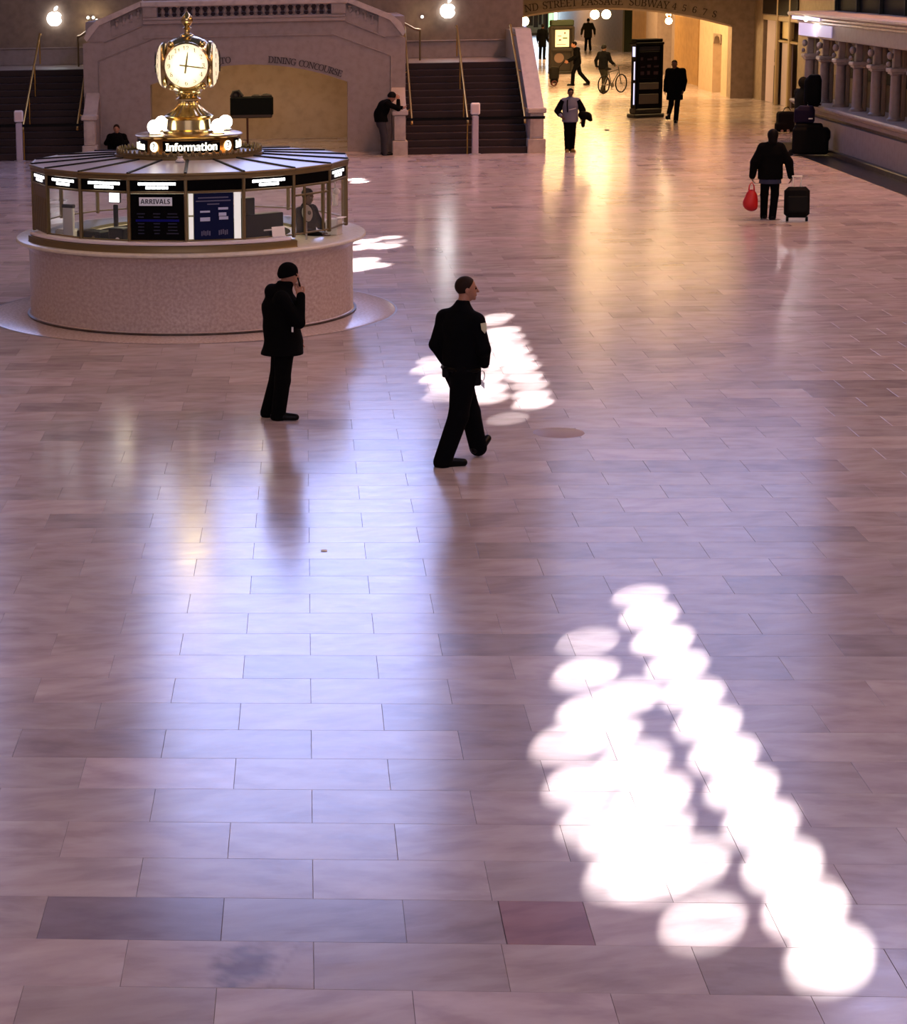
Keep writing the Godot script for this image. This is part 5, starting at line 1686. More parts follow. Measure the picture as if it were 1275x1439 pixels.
func build_clock() -> void:
	var c := thing("clock", "brass four-faced ball clock with glowing cream dials on top of the information booth", "clock", "", BC)
	var mb := MB.new()
	# stepped and fluted pedestal
	mb.lathe([Vector2(0.0, 2.5), Vector2(0.36, 2.5), Vector2(0.36, 2.53), Vector2(0.31, 2.55), Vector2(0.30, 2.68), Vector2(0.33, 2.70), Vector2(0.345, 2.73), Vector2(0.32, 2.745)], 40, Vector3.ZERO)
	put("pedestal", mb, M.bright_brass, c)
	mb = MB.new()
	var n := 24
	for i in 7:
		var t0 := i / 7.0
		var t1 := (i + 1) / 7.0
		for k in n * 2:
			var q: Array[Vector3] = []
			for e in [[t0, k], [t0, k + 1], [t1, k + 1], [t1, k]]:
				var tt: float = e[0]
				var r := 0.14 + 0.185 * pow(1.0 - tt, 1.6)
				if int(e[1]) % 2 == 0: r *= 0.93
				var a: float = TAU * e[1] / (n * 2)
				q.append(Vector3(sin(a) * r, 2.74 + 0.2 * tt, cos(a) * r))
			mb.quad(q[0], q[1], q[2], q[3], (q[0] + q[1]) * Vector3(1, 0, 1))
	put("fluted_skirt", mb, M.bright_brass, c)
	mb = MB.new()
	mb.lathe([Vector2(0.12, 2.93), Vector2(0.17, 2.94), Vector2(0.175, 2.965), Vector2(0.14, 2.98), Vector2(0.13, 3.0), Vector2(0.155, 3.03), Vector2(0.185, 3.05), Vector2(0.195, 3.075), Vector2(0.16, 3.09), Vector2(0.12, 3.1)], 32, Vector3.ZERO)
	put("collar", mb, M.bright_brass, c)
	for k in 12:
		var a := TAU * k / 12
		mb = MB.new()
		mb.ball(Vector3(sin(a) * 0.16, 3.02, cos(a) * 0.16), Vector3.ONE * 0.016, 5, 8)
		put("bead", mb, M.bright_brass, c)
	# ball
	mb = MB.new()
	var pr: Array = []
	for i in 23:
		var e := -1.2 + 2.72 * i / 22.0
		pr.append(Vector2(maxf(0.0, cos(e)) * 0.425, 3.43 + sin(e) * 0.4))
	mb.lathe(pr, 48, Vector3.ZERO)
	put("ball", mb, M.bright_brass, c)
	# finial
	mb = MB.new()
	mb.lathe([Vector2(0.1, 3.815), Vector2(0.09, 3.84), Vector2(0.04, 3.86), Vector2(0.035, 3.9), Vector2(0.06, 3.93), Vector2(0.035, 3.95), Vector2(0.06, 3.98), Vector2(0.085, 4.02), Vector2(0.08, 4.07), Vector2(0.05, 4.11), Vector2(0.02, 4.14), Vector2(0.0, 4.16)], 24, Vector3.ZERO)
	put("finial", mb, M.bright_brass, c)
	# small ornaments between dials, above and below
	for k in 4:
		var a := PI / 4 + k * PI / 2
		for y in [3.72, 3.14]:
			mb = MB.new()
			var d := Vector3(sin(a), 0, cos(a))
			mb.ball(d * 0.31 + Vector3(0, y, 0), Vector3(0.05, 0.045, 0.05), 6, 10)
			put("boss", mb, M.bright_brass, c)
	var dg := glow("dial_glow", Color(1.0, 0.91, 0.72), 0.42)
	var ink := mat("dial_ink", Color(0.10, 0.07, 0.04), 0.5)
	for k in 4:
		var X := Transform3D(Basis(Vector3.UP, k * PI / 2), Vector3(0, 3.43, 0))
		var flat := X * Transform3D(Basis(Vector3.RIGHT, PI / 2), Vector3.ZERO)
		mb = MB.new()
		mb.lathe([Vector2(0.0, 0.434), Vector2(0.1, 0.43), Vector2(0.2, 0.411), Vector2(0.26, 0.388), Vector2(0.295, 0.36), Vector2(0.298, 0.3)], 40, Vector3.ZERO, 0, TAU, flat)
		var dial := put("dial", mb, dg, c)
		mb = MB.new()
		mb.lathe([Vector2(0.292, 0.3), Vector2(0.322, 0.3), Vector2(0.318, 0.33), Vector2(0.305, 0.355), Vector2(0.292, 0.36)], 40, Vector3.ZERO, 0, TAU, flat)
		put("bezel", mb, M.bright_brass, dial)
		for h in range(1, 13):
			var a := TAU * h / 12
			var tm := TextMesh.new()
			tm.font = serif_font; tm.text = str(h); tm.font_size = 64; tm.depth = 0.004; tm.pixel_size = 0.00125; tm.curve_step = 3.0
			var o := MeshInstance3D.new()
			o.mesh = tm; o.material_override = mat("numeral_ink", Color(0.2, 0.14, 0.08), 0.6)
			add_named(o, "numeral", dial)
			o.transform = X * Transform3D(Basis(), Vector3(sin(a) * 0.235, cos(a) * 0.235, 0.402))
		for q in [[deg_to_rad(8), 0.19, 0.1, 0.014], [deg_to_rad(98), 0.275, 0.09, 0.011]]:
			mb = MB.new()
			var d := Vector3(sin(q[0]), cos(q[0]), 0)
			var o := Vector3(0, 0, 0.443)
			mb.tube([X * (o - d * q[2]), X * o, X * (o + d * q[1] * 0.6), X * (o + d * q[1])], [q[3] * 0.9, q[3], q[3] * 0.9, 0.003], 6)
			put("hand", mb, ink, dial)
		mb = MB.new()
		mb.ball(X * Vector3(0, 0, 0.443), Vector3.ONE * 0.022, 6, 10)
		put("hub", mb, ink, dial)
	omni("dial_light", BC + Vector3(0, 3.43, 0.7), Color(1.0, 0.88, 0.6), 0.35, 0.25)
	# globe lamps at the foot of the clock
	var names := ["front globe of the left pair of white lamps at the clock's foot", "front globe of the right pair of white lamps at the clock's foot", "rear globe of the left pair of white lamps at the clock's foot", "rear globe of the right pair of white lamps at the clock's foot"]
	var ps := [Vector3(-0.46, 2.6, 0.28), Vector3(0.42, 2.6, 0.28), Vector3(-0.40, 2.61, -0.36), Vector3(0.50, 2.61, -0.36)]
	for k in 4:
		var g := thing("globe_lamp", names[k], "lamp", "", BC + ps[k])
		mb = MB.new()
		mb.ball(Vector3.ZERO, Vector3.ONE * 0.098, 12, 18)
		put("globe", mb, glow("white_globe", Color(1.0, 0.97, 0.9), 4.0), g)
		mb = MB.new()
		mb.lathe([Vector2(0.0, -0.105), Vector2(0.09, -0.105), Vector2(0.09, -0.095), Vector2(0.05, -0.08), Vector2(0.0, -0.08)], 16, Vector3.ZERO)
		put("holder", mb, M.bright_brass, g)
		omni("lamp_light", Vector3.ZERO, Color(1.0, 0.9, 0.7), 0.35, 0.09, g)

func build_people() -> void:
	var skin := mat("skin", Color(0.62, 0.43, 0.34), 0.5)
	var skin_dark := mat("skin_brown", Color(0.36, 0.23, 0.16), 0.5)
	var black := cloth("cloth_black", Color(0.025, 0.025, 0.028))
	var navy := cloth("cloth_navy", Color(0.026, 0.028, 0.04))
	var dark := cloth("cloth_dark", Color(0.05, 0.045, 0.05))
	var denim := cloth("cloth_grey", Color(0.23, 0.22, 0.24))
	var olive := cloth("cloth_olive", Color(0.13, 0.125, 0.10))
	var grey := cloth("cloth_blue_grey", Color(0.40, 0.40, 0.47))
	var hair_b := mat("hair_black", Color(0.05, 0.042, 0.04), 0.6)
	var hair_br := mat("hair_brown", Color(0.15, 0.10, 0.075), 0.6)
	# the man on the telephone: side view, facing right; x right, z towards the viewer
	var J := pose({"head": Vector3(0.13, 1.535, -0.01), "neck": Vector3(0.07, 1.395, 0.0), "chest": Vector3(0.04, 1.2, 0.0), "belly": Vector3(0.045, 0.98, 0.0), "pelvis": Vector3(0.07, 0.83, 0.0),
		"shr": Vector3(0.05, 1.31, 0.17), "shl": Vector3(0.05, 1.31, -0.17), "elr": Vector3(0.235, 1.06, 0.19), "wrr": Vector3(0.255, 1.33, 0.1), "ell": Vector3(0.07, 1.03, -0.24), "wrl": Vector3(0.19, 0.84, -0.2),
		"tipr": Vector3(0.2, 1.5, 0.06), "hir": Vector3(0.075, 0.82, 0.08), "hil": Vector3(0.055, 0.82, -0.08), "knr": Vector3(0.055, 0.43, 0.09), "knl": Vector3(0.0, 0.43, -0.1),
		"anr": Vector3(0.01, 0.085, 0.08), "anl": Vector3(-0.1, 0.085, -0.1), "tor": Vector3(0.19, 0.03, 0.1), "tol": Vector3(0.05, 0.03, -0.13), "look": Vector3(1, -0.1, 0.08), "face": -PI / 2, "curl": 0.5})
	var at := Vector3(-0.30, 0, -22.93)
	var P := person("man in a black hooded coat and knit cap, one hand to his face", at, 0.0, J, {"skin": skin, "top": black, "bottom": black, "hair": black, "hair_style": "hat", "hem": 0.70, "hood": true, "flare": 1.16, "fat": 1.08, "flat": 0.98, "leg": 1.1}, 0.013)
	var mb := MB.new()
	mb.box(Vector3(0.165, 0.99, 0.2), Vector3(0.02, 0.055, 0.008), 0.003)
	put("pocket_tab", mb, M.paper, P)
	mb = MB.new()
	var hx := Transform3D(Basis(Vector3(0, 0, 1), 0.25), Vector3(0.235, 1.475, 0.075))
	mb.box(Vector3.ZERO, Vector3(0.016, 0.1, 0.05), 0.005, hx)
	tag(put("telephone", mb, M.screen_black), "small dark telephone held to the face of the man in the knit cap", "telephone")
	get_node("telephone").position = at
	# the officer: seen from behind at an angle, walking to the right, head in profile
	J = pose({"head": Vector3(0.06, 1.68, -0.03), "neck": Vector3(0.02, 1.53, 0.0), "chest": Vector3(-0.01, 1.31, 0.0), "belly": Vector3(0.0, 1.08, 0.0), "pelvis": Vector3(0.01, 0.94, 0.0),
		"shl": Vector3(-0.14, 1.395, -0.12), "shr": Vector3(0.14, 1.395, 0.12), "ell": Vector3(-0.225, 1.14, -0.1), "elr": Vector3(0.21, 1.13, 0.16), "wrl": Vector3(-0.13, 0.965, -0.16), "wrr": Vector3(0.23, 0.97, -0.0),
		"tipl": Vector3(0.02, 0.93, -0.2), "tipr": Vector3(0.2, 0.95, -0.16), "hil": Vector3(-0.03, 0.9, -0.07), "hir": Vector3(0.03, 0.9, 0.07), "knr": Vector3(-0.02, 0.48, 0.1), "knl": Vector3(0.11, 0.47, -0.13),
		"anr": Vector3(-0.16, 0.085, 0.15), "anl": Vector3(0.19, 0.13, -0.27), "tor": Vector3(0.03, 0.03, 0.12), "tol": Vector3(0.3, 0.15, -0.42), "look": Vector3(1, 0.0, -0.12), "face": -0.86, "freel": true, "curl": 0.9})
	at = Vector3(1.47, 0, -20.75)
	P = person("police officer in a dark uniform with bare head walking right across the floor", at, 0.0, J, {"skin": skin, "top": navy, "bottom": navy, "hair": hair_br, "hem": 0.9, "fat": 1.06, "flat": 1.3, "arm": 1.06, "leg": 1.24, "lift": true, "hairline": -0.03}, 0.013)
	mb = MB.new()
	var bp: Array = []
	for k in 24:
		var a := TAU * k / 24
		bp.append(Basis(Vector3.UP, -0.86) * Vector3(sin(a) * 0.19, 0, cos(a) * 0.145) + Vector3(0.008, 0.93, 0))
	mb.tube(bp, 0.026, 6, true)
	put("belt", mb, mat("leather_black", Color(0.03, 0.03, 0.032), 0.35), P)
	mb = MB.new()
	mb.box(Vector3(0.155, 0.86, 0.1), Vector3(0.07, 0.17, 0.05), 0.012)
	put("holster", mb, M.leather_black, P)
	mb = MB.new()
	mb.box(Vector3(-0.14, 0.9, 0.07), Vector3(0.07, 0.1, 0.04), 0.012)
	put("pouch", mb, M.leather_black, P)
	mb = MB.new()
	mb.box(Vector3(-0.02, 0.9, 0.155), Vector3(0.08, 0.08, 0.035), 0.012)
	put("pouch", mb, M.leather_black, P)
	mb = MB.new()
	mb.ball(Vector3(0.04, 0.86, 0.175), Vector3(0.014, 0.02, 0.01), 5, 8)
	put("clip", mb, M.chrome, P)
	mb = MB.new()
	var kr: Array = []
	for k in 14: kr.append(Vector3(0.205 + sin(TAU * k / 14) * 0.022, 0.86 + cos(TAU * k / 14) * 0.05, 0.06))
	mb.tube(kr, 0.004, 5, true)
	for k in 3: mb.box(Vector3(0.2 + k * 0.012, 0.79 - k * 0.012, 0.06), Vector3(0.012, 0.06, 0.004), 0.001)
	put("key_ring", mb, M.chrome, P)
	mb = MB.new()
	var sh := Transform3D(Basis(Vector3.UP, 0.71) * Basis(Vector3.RIGHT, -0.2), Vector3(0.205, 1.345, 0.192))
	mb.prism(PackedVector2Array([Vector2(-0.035, 0.045), Vector2(0.035, 0.045), Vector2(0.035, -0.015), Vector2(0, -0.055), Vector2(-0.035, -0.015)]), 0.0, 0.006, sh)
	put("shoulder_patch", mb, mat("patch_pale", Color(0.72, 0.72, 0.62), 0.6), P)
	# woman with the rolling case and the red bag, seen from behind
	J = pose({"head": Vector3(0.02, 1.62, 0.0), "ell": Vector3(-0.31, 1.12, 0.04), "wrl": Vector3(-0.34, 0.84, 0.0), "elr": Vector3(0.33, 1.12, 0.06), "wrr": Vector3(0.38, 0.84, 0.08), "shl": Vector3(-0.16, 1.39, 0), "shr": Vector3(0.16, 1.39, 0),
		"anl": Vector3(-0.09, 0.085, -0.1), "tol": Vector3(-0.11, 0.03, -0.28), "anr": Vector3(0.06, 0.085, 0.06), "tor": Vector3(0.08, 0.03, -0.12), "tipl": Vector3(-0.34, 0.66, 0.0), "tipr": Vector3(0.4, 0.68, 0.14), "curl": 1.1})
	P = person("person in a loose black jacket seen from behind, pulling a rolling case", Vector3(8.51, 0, -40.9), -0.1, J, {"skin": skin_dark, "top": black, "bottom": black, "hair": hair_b, "hair_style": "long", "hem": 0.78, "fat": 1.28, "arm": 1.35, "leg": 1.0, "flat": 1.3})
	P.scale = Vector3.ONE * 0.94
	mb = MB.new()
	mb.lathe([Vector2(0.205, 0.70), Vector2(0.215, 0.71), Vector2(0.2, 0.86)], 24, Vector3.ZERO, 0, TAU, Transform3D(Basis().scaled(Vector3(1, 1, 0.78)), Vector3.ZERO))
	put("shirt_hem", mb, cloth("cloth_slate", Color(0.22, 0.24, 0.33)), P)
	# person facing the viewer near the right stair, coat over the arm
	J = pose({"ell": Vector3(-0.34, 1.13, 0.03), "wrl": Vector3(-0.3, 0.9, -0.13), "elr": Vector3(0.34, 1.12, 0.05), "wrr": Vector3(0.25, 0.98, -0.18), "hil": Vector3(-0.085, 0.9, 0), "hir": Vector3(0.085, 0.9, 0), "anl": Vector3(-0.07, 0.085, 0.03), "anr": Vector3(0.07, 0.085, -0.02), "knl": Vector3(-0.085, 0.49, -0.02), "knr": Vector3(0.085, 0.49, -0.04), "tol": Vector3(-0.12, 0.03, -0.14), "tor": Vector3(0.09, 0.03, -0.2)})
	P = person("person in a blue grey top and black leggings walking near the right stair", Vector3(6.7, 0, -56.3), PI, J, {"skin": skin_dark, "top": grey, "bottom": black, "hair": hair_b, "hem": 0.82, "fat": 1.2, "arm": 0.9, "leg": 0.95, "shoes": mat("shoe_tan", Color(0.5, 0.38, 0.2), 0.5)})
	P.scale = Vector3.ONE * 0.92
	for s in ["l", "r"]:
		mb = MB.new()
		mb.tube([J["sh" + s], J["sh" + s].lerp(J["el" + s], 0.5), J["el" + s], J["el" + s].lerp(J["wr" + s], 0.6)], [0.085, 0.095, 0.1, 0.075], 12)
		put("sleeve", mb, black, P)
	mb = MB.new()
	mb.tube([Vector3(0.09, 1.43, -0.11), Vector3(0.1, 1.3, -0.15), Vector3(0.09, 1.1, -0.155)], 0.02, 6)
	put("strap", mb, black, P)
	mb = MB.new()
	mb.tube([Vector3(0.05, 1.16, -0.165), Vector3(-0.14, 1.2, -0.14)], 0.014, 6)
	put("stripe", mb, mat("stripe_pale", Color(0.62, 0.62, 0.68), 0.6), P)
	var F := Field.new(Vector3(-0.75, 0.5, -0.4), Vector3(-0.1, 1.3, 0.3), 0.025)
	F.cap(Vector3(-0.3, 1.02, -0.12), Vector3(-0.5, 0.98, 0.0), 0.1, 0.09, 0.05)
	F.cap(Vector3(-0.34, 1.0, -0.13), Vector3(-0.34, 0.72, -0.12), 0.09, 0.05, 0.05)
	F.cap(Vector3(-0.45, 1.0, -0.05), Vector3(-0.55, 0.88, -0.02), 0.09, 0.06, 0.05)
	mb = MB.new()
	F.emit(mb)
	var coat := put("coat", mb, black)
	coat.transform = P.transform
	tag(coat, "black coat draped over the arm of the person in the blue grey top", "coat")
	# man in the long dark coat by the kiosk
	J = pose({"head": Vector3(0.03, 1.6, -0.07), "anl": Vector3(-0.06, 0.085, -0.16), "tol": Vector3(-0.07, 0.03, -0.34), "knl": Vector3(-0.08, 0.49, -0.14), "knr": Vector3(0.1, 0.5, 0.0), "anr": Vector3(0.19, 0.26, 0.28), "tor": Vector3(0.24, 0.13, 0.16), "ell": Vector3(-0.25, 1.14, 0.0), "wrl": Vector3(-0.24, 0.9, -0.12), "elr": Vector3(0.25, 1.14, 0.04), "wrr": Vector3(0.27, 0.88, -0.03), "look": Vector3(0, -0.35, -1)})
	P = person("man in a long dark coat with bowed head walking beside the dark kiosk", Vector3(10.95, 0, -66.3), PI - 0.3, J, {"skin": skin_dark, "top": black, "bottom": black, "hair": hair_br, "hem": 0.62, "fat": 1.22, "arm": 1.2, "flare": 1.0, "leg": 0.95, "hairline": 0.0})
	P.scale = Vector3.ONE * 1.06
	# person with the bicycle
	J = pose({"ell": Vector3(-0.3, 1.16, 0.06), "wrl": Vector3(-0.22, 0.95, 0.12), "elr": Vector3(0.24, 1.14, -0.12), "wrr": Vector3(0.24, 0.98, -0.36), "shr": Vector3(0.19, 1.4, -0.03), "anl": Vector3(-0.05, 0.085, -0.1), "tol": Vector3(-0.06, 0.03, -0.28), "anr": Vector3(0.05, 0.085, 0.12), "tor": Vector3(0.06, 0.03, -0.06), "knl": Vector3(-0.06, 0.5, -0.12), "tipr": Vector3(0.3, 0.95, -0.5), "curl": 1.1})
	P = person("person in a black jacket and cap standing over a bicycle in the passage", Vector3(10.95, 0, -82.15), -0.8, J, {"skin": skin_dark, "top": black, "bottom": olive, "hair": hair_b, "hair_style": "hat", "hem": 0.84, "fat": 1.05})
	bicycle(Vector3(11.22, 0, -81.6), -0.8)
	# person walking left past the map kiosk
	J = pose({"head": Vector3(0, 1.58, -0.14), "neck": Vector3(0, 1.43, -0.08), "chest": Vector3(0, 1.25, -0.03), "anl": Vector3(-0.07, 0.085, -0.18), "tol": Vector3(-0.08, 0.03, -0.36), "knl": Vector3(-0.08, 0.5, -0.16), "anr": Vector3(0.07, 0.14, 0.42), "tor": Vector3(0.08, 0.04, 0.28), "knr": Vector3(0.08, 0.48, 0.12), "wrl": Vector3(-0.22, 0.95, -0.35), "wrr": Vector3(0.22, 0.95, -0.35), "elr": Vector3(0.25, 1.12, -0.05), "ell": Vector3(-0.25, 1.12, -0.05)})
	P = person("person in dark clothes striding left in front of the map kiosk with a cart", Vector3(10.62, 0, -87.2), PI / 2, J, {"skin": skin, "top": black, "bottom": black, "hair": hair_b, "hem": 0.82, "fat": 1.1})
	cart(Vector3(9.7, 0, -86.9))
	# far person walking away
	P = person("person in a dark coat walking away deep inside the passage", Vector3(15.35, 0, -121.5), 0.1, pose({"anl": Vector3(-0.09, 0.085, -0.15), "tol": Vector3(-0.1, 0.03, -0.33), "anr": Vector3(0.09, 0.12, 0.2), "tor": Vector3(0.1, 0.03, 0.06), "ell": Vector3(-0.33, 1.14, 0.03), "elr": Vector3(0.33, 1.14, 0.03), "wrl": Vector3(-0.36, 0.9, 0.0), "wrr": Vector3(0.36, 0.9, 0.0)}), {"skin": skin_dark, "top": olive, "bottom": black, "hair": hair_b, "hem": 0.7, "fat": 1.2, "arm": 1.2}, 0.035)
	P = person("dark standing figure close to the left edge of the map kiosk", Vector3(11.9, 0, -112.0), -0.4, pose(), {"skin": skin_dark, "top": black, "bottom": black, "hair": hair_b, "hem": 0.6, "fat": 1.1}, 0.035)
	# man leaning on the pedestal of the right stair
	J = pose({"head": Vector3(0.14, 1.46, 0.0), "neck": Vector3(0.06, 1.36, 0.0), "chest": Vector3(-0.06, 1.2, 0.0), "belly": Vector3(-0.16, 1.02, 0.0), "pelvis": Vector3(-0.13, 0.88, 0.0), "shr": Vector3(0.02, 1.3, 0.17), "shl": Vector3(0.02, 1.3, -0.17), "elr": Vector3(0.3, 1.17, 0.12), "wrr": Vector3(0.3, 1.4, 0.05), "ell": Vector3(0.27, 1.19, -0.1), "wrl": Vector3(0.4, 1.19, 0.0),
		"tipr": Vector3(0.24, 1.55, 0.03), "hir": Vector3(-0.12, 0.85, 0.09), "hil": Vector3(-0.12, 0.85, -0.09), "knr": Vector3(-0.04, 0.46, 0.1), "knl": Vector3(-0.06, 0.46, -0.1), "anr": Vector3(-0.03, 0.085, 0.09), "anl": Vector3(-0.05, 0.085, -0.1), "tor": Vector3(0.13, 0.03, 0.1), "tol": Vector3(0.1, 0.03, -0.12), "look": Vector3(1, -0.5, 0.1), "face": -PI / 2})
	P = person("man in a black jacket leaning on the stone pedestal with a hand to his face", Vector3(2.08, 0, -56.2), 0.0, J, {"skin": skin, "top": black, "bottom": denim, "hair": hair_b, "hair_style": "hat", "hem": 0.84, "fat": 1.12, "flat": 1.25, "leg": 1.08}, 0.02)
	# seated person against the arched block, half hidden behind the booth roof
	J = pose({"head": Vector3(0, 0.72, -0.06), "neck": Vector3(0, 0.58, -0.02), "chest": Vector3(0, 0.44, 0.0), "belly": Vector3(0, 0.28, 0.03), "pelvis": Vector3(0, 0.16, 0.05), "shl": Vector3(-0.18, 0.52, 0), "shr": Vector3(0.18, 0.52, 0), "ell": Vector3(-0.27, 0.36, -0.1), "elr": Vector3(0.27, 0.36, -0.1), "wrl": Vector3(-0.16, 0.4, -0.3), "wrr": Vector3(0.16, 0.4, -0.3), "hil": Vector3(-0.09, 0.15, 0), "hir": Vector3(0.09, 0.15, 0), "knl": Vector3(-0.14, 0.44, -0.34), "knr": Vector3(0.14, 0.44, -0.34), "anl": Vector3(-0.14, 0.085, -0.48), "anr": Vector3(0.14, 0.085, -0.48), "tol": Vector3(-0.16, 0.03, -0.66), "tor": Vector3(0.16, 0.03, -0.66)})
	P = person("person in black sitting on the floor beside the left stair", Vector3(-4.85, 0, -56.95), PI, J, {"skin": skin, "top": black, "bottom": black, "hair": hair_br, "hem": 0.1, "fat": 1.05})
	# clerk inside the booth
	J = pose({"elr": Vector3(0.3, 1.16, -0.08), "wrr": Vector3(0.22, 1.08, -0.36), "ell": Vector3(-0.3, 1.16, -0.08), "wrl": Vector3(-0.22, 1.08, -0.36), "look": Vector3(0.3, -0.3, -1)})
	P = person("clerk in dark clothes standing inside the booth behind the right hand windows", Vector3(0.02, 0.1, -30.35), -PI / 2 - 0.5, J, {"skin": skin_dark, "top": dark, "bottom": black, "hair": hair_b, "hem": 0.8, "fat": 1.1})
	P.scale = Vector3.ONE * 0.93
	# traveller at the ticket windows with a pack on the back
	J = pose({"elr": Vector3(0.27, 1.15, -0.08), "wrr": Vector3(0.2, 1.1, -0.32), "ell": Vector3(-0.27, 1.15, -0.08), "wrl": Vector3(-0.2, 1.1, -0.32)})
	P = person("traveller in an olive coat standing at the ticket windows behind stacked luggage", Vector3(12.2, 0, -55.2), -PI / 2 + 0.5, J, {"skin": skin, "top": olive, "bottom": black, "hair": olive, "hair_style": "hood", "hem": 0.7, "fat": 1.15})
	P.scale = Vector3.ONE * 1.04

func bicycle(at: Vector3, turn: float) -> void:
	var b := thing("bicycle", "dark bicycle held by the person in the passage", "bicycle", "", at, turn)
	var fr := mat("bike_frame", Color(0.07, 0.06, 0.06), 0.35)
	for z in [0.5, -0.5]:
		var wl := Node3D.new()
		add_named(wl, "wheel", b)
		wl.position = Vector3(0, 0.34, z)
		var mb := MB.new()
		var c: Array = []
		for k in 28: c.append(Vector3(0, sin(TAU * k / 28) * 0.318, cos(TAU * k / 28) * 0.318))
		mb.tube(c, 0.024, 8, true)
		put("tyre", mb, M.black, wl)
		mb = MB.new()
		for k in 12: mb.tube([Vector3(0.02 if k % 2 == 0 else -0.02, 0, 0), Vector3(0, sin(TAU * k / 12) * 0.3, cos(TAU * k / 12) * 0.3)], 0.003, 4)
		mb.tube([Vector3(-0.05, 0, 0), Vector3(0.05, 0, 0)], 0.025, 8)
		put("spokes", mb, mat("spoke", Color(0.3, 0.28, 0.26), 0.4, 0.6), wl)
	var mb := MB.new()
	var bbk := Vector3(0, 0.3, 0.08)
	var seat := Vector3(0, 0.82, 0.24)
	var headt := Vector3(0, 0.86, -0.34)
	for q in [[bbk, seat], [bbk, headt - Vector3(0, 0.12, -0.02)], [seat - Vector3(0, 0.06, -0.02), headt], [headt + Vector3(0, 0.1, 0.03), Vector3(0, 0.34, -0.5)], [bbk, Vector3(0, 0.34, 0.5)], [seat - Vector3(0, 0.1, 0), Vector3(0, 0.34, 0.5)]]:
		mb.tube([q[0], q[1]], 0.018, 8)
	put("frame", mb, fr, b)
	mb = MB.new()
	mb.tube([Vector3(-0.27, 1.0, -0.28), Vector3(-0.1, 1.0, -0.36), Vector3(0.1, 1.0, -0.36), Vector3(0.27, 1.0, -0.28)], 0.014, 8)
	mb.tube([headt + Vector3(0, 0.08, 0.02), Vector3(0, 1.0, -0.36)], 0.016, 8)
	put("handlebar", mb, fr, b)
	mb = MB.new()
	mb.tube([Vector3(0, 0.88, 0.12), Vector3(0, 0.89, 0.25), Vector3(0, 0.9, 0.36)], [0.03, 0.055, 0.075], 10)
	put("saddle", mb, M.black, b)
	mb = MB.new()
	mb.lathe([Vector2(0.0, -0.006), Vector2(0.09, -0.006), Vector2(0.09, 0.006), Vector2(0.0, 0.006)], 18, Vector3.ZERO, 0, TAU, Transform3D(Basis(Vector3(0, 0, 1), PI / 2), bbk + Vector3(0.05, 0, 0)))
	mb.tube([bbk + Vector3(0.07, 0, 0), bbk + Vector3(0.07, -0.14, 0.08), bbk + Vector3(0.16, -0.14, 0.08)], 0.012, 6)
	mb.tube([bbk + Vector3(-0.07, 0, 0), bbk + Vector3(-0.07, 0.14, -0.08), bbk + Vector3(-0.16, 0.14, -0.08)], 0.012, 6)
	put("crank", mb, M.spoke, b)

func cart(at: Vector3) -> void:
	var c := thing("cart", "small dark two-wheeled cart pushed along in front of the map kiosk", "cart", "", at)
	var mb := MB.new()
	mb.box(Vector3(0, 0.5, 0), Vector3(0.36, 0.5, 0.34), 0.06)
	put("bag", mb, mat("cart_bag", Color(0.1, 0.09, 0.08), 0.8), c)
	mb = MB.new()
	mb.tube([Vector3(0.15, 0.2, 0.0), Vector3(0.2, 0.75, 0.0), Vector3(0.42, 0.98, 0.0)], 0.014, 6)
	put("handle", mb, M.black, c)
	for z in [-0.15, 0.15]:
		mb = MB.new()
		var p: Array = []
		for k in 16: p.append(Vector3(sin(TAU * k / 16) * 0.095, 0.12 + cos(TAU * k / 16) * 0.095, z))
		mb.tube(p, 0.024, 6, true)
		mb.tube([Vector3(0, 0.12, 0), Vector3(0, 0.12, z)], 0.02, 6)
		put("wheel", mb, mat("wheel_red", Color(0.28, 0.07, 0.05), 0.5), c)
	mb = MB.new()
	mb.box(Vector3(0, 0.2, 0), Vector3(0.3, 0.12, 0.26), 0.02)
	put("base", mb, M.black, c)

func soft(called: String, mats: Material, parent: Node, eggs: Array, pad := 0.05, cell := 0.02, floor_cut := true) -> MeshInstance3D:
	var pts: Array = []
	for e in eggs:
		pts.append(e[0] + e[1]); pts.append(e[0] - e[1])
	var bb := bounds(pts, pad)
	var F := Field.new(bb[0], bb[1], cell)
	for e in eggs:
		if e.size() > 2: F.rbox(e[0], e[1], e[2], 0.05)
		else: F.egg(e[0], e[1], 0.05)
	if floor_cut: F.cut(Vector3.DOWN, -0.002)
	var mb := MB.new()
	F.emit(mb)
	return put(called, mb, mats, parent)

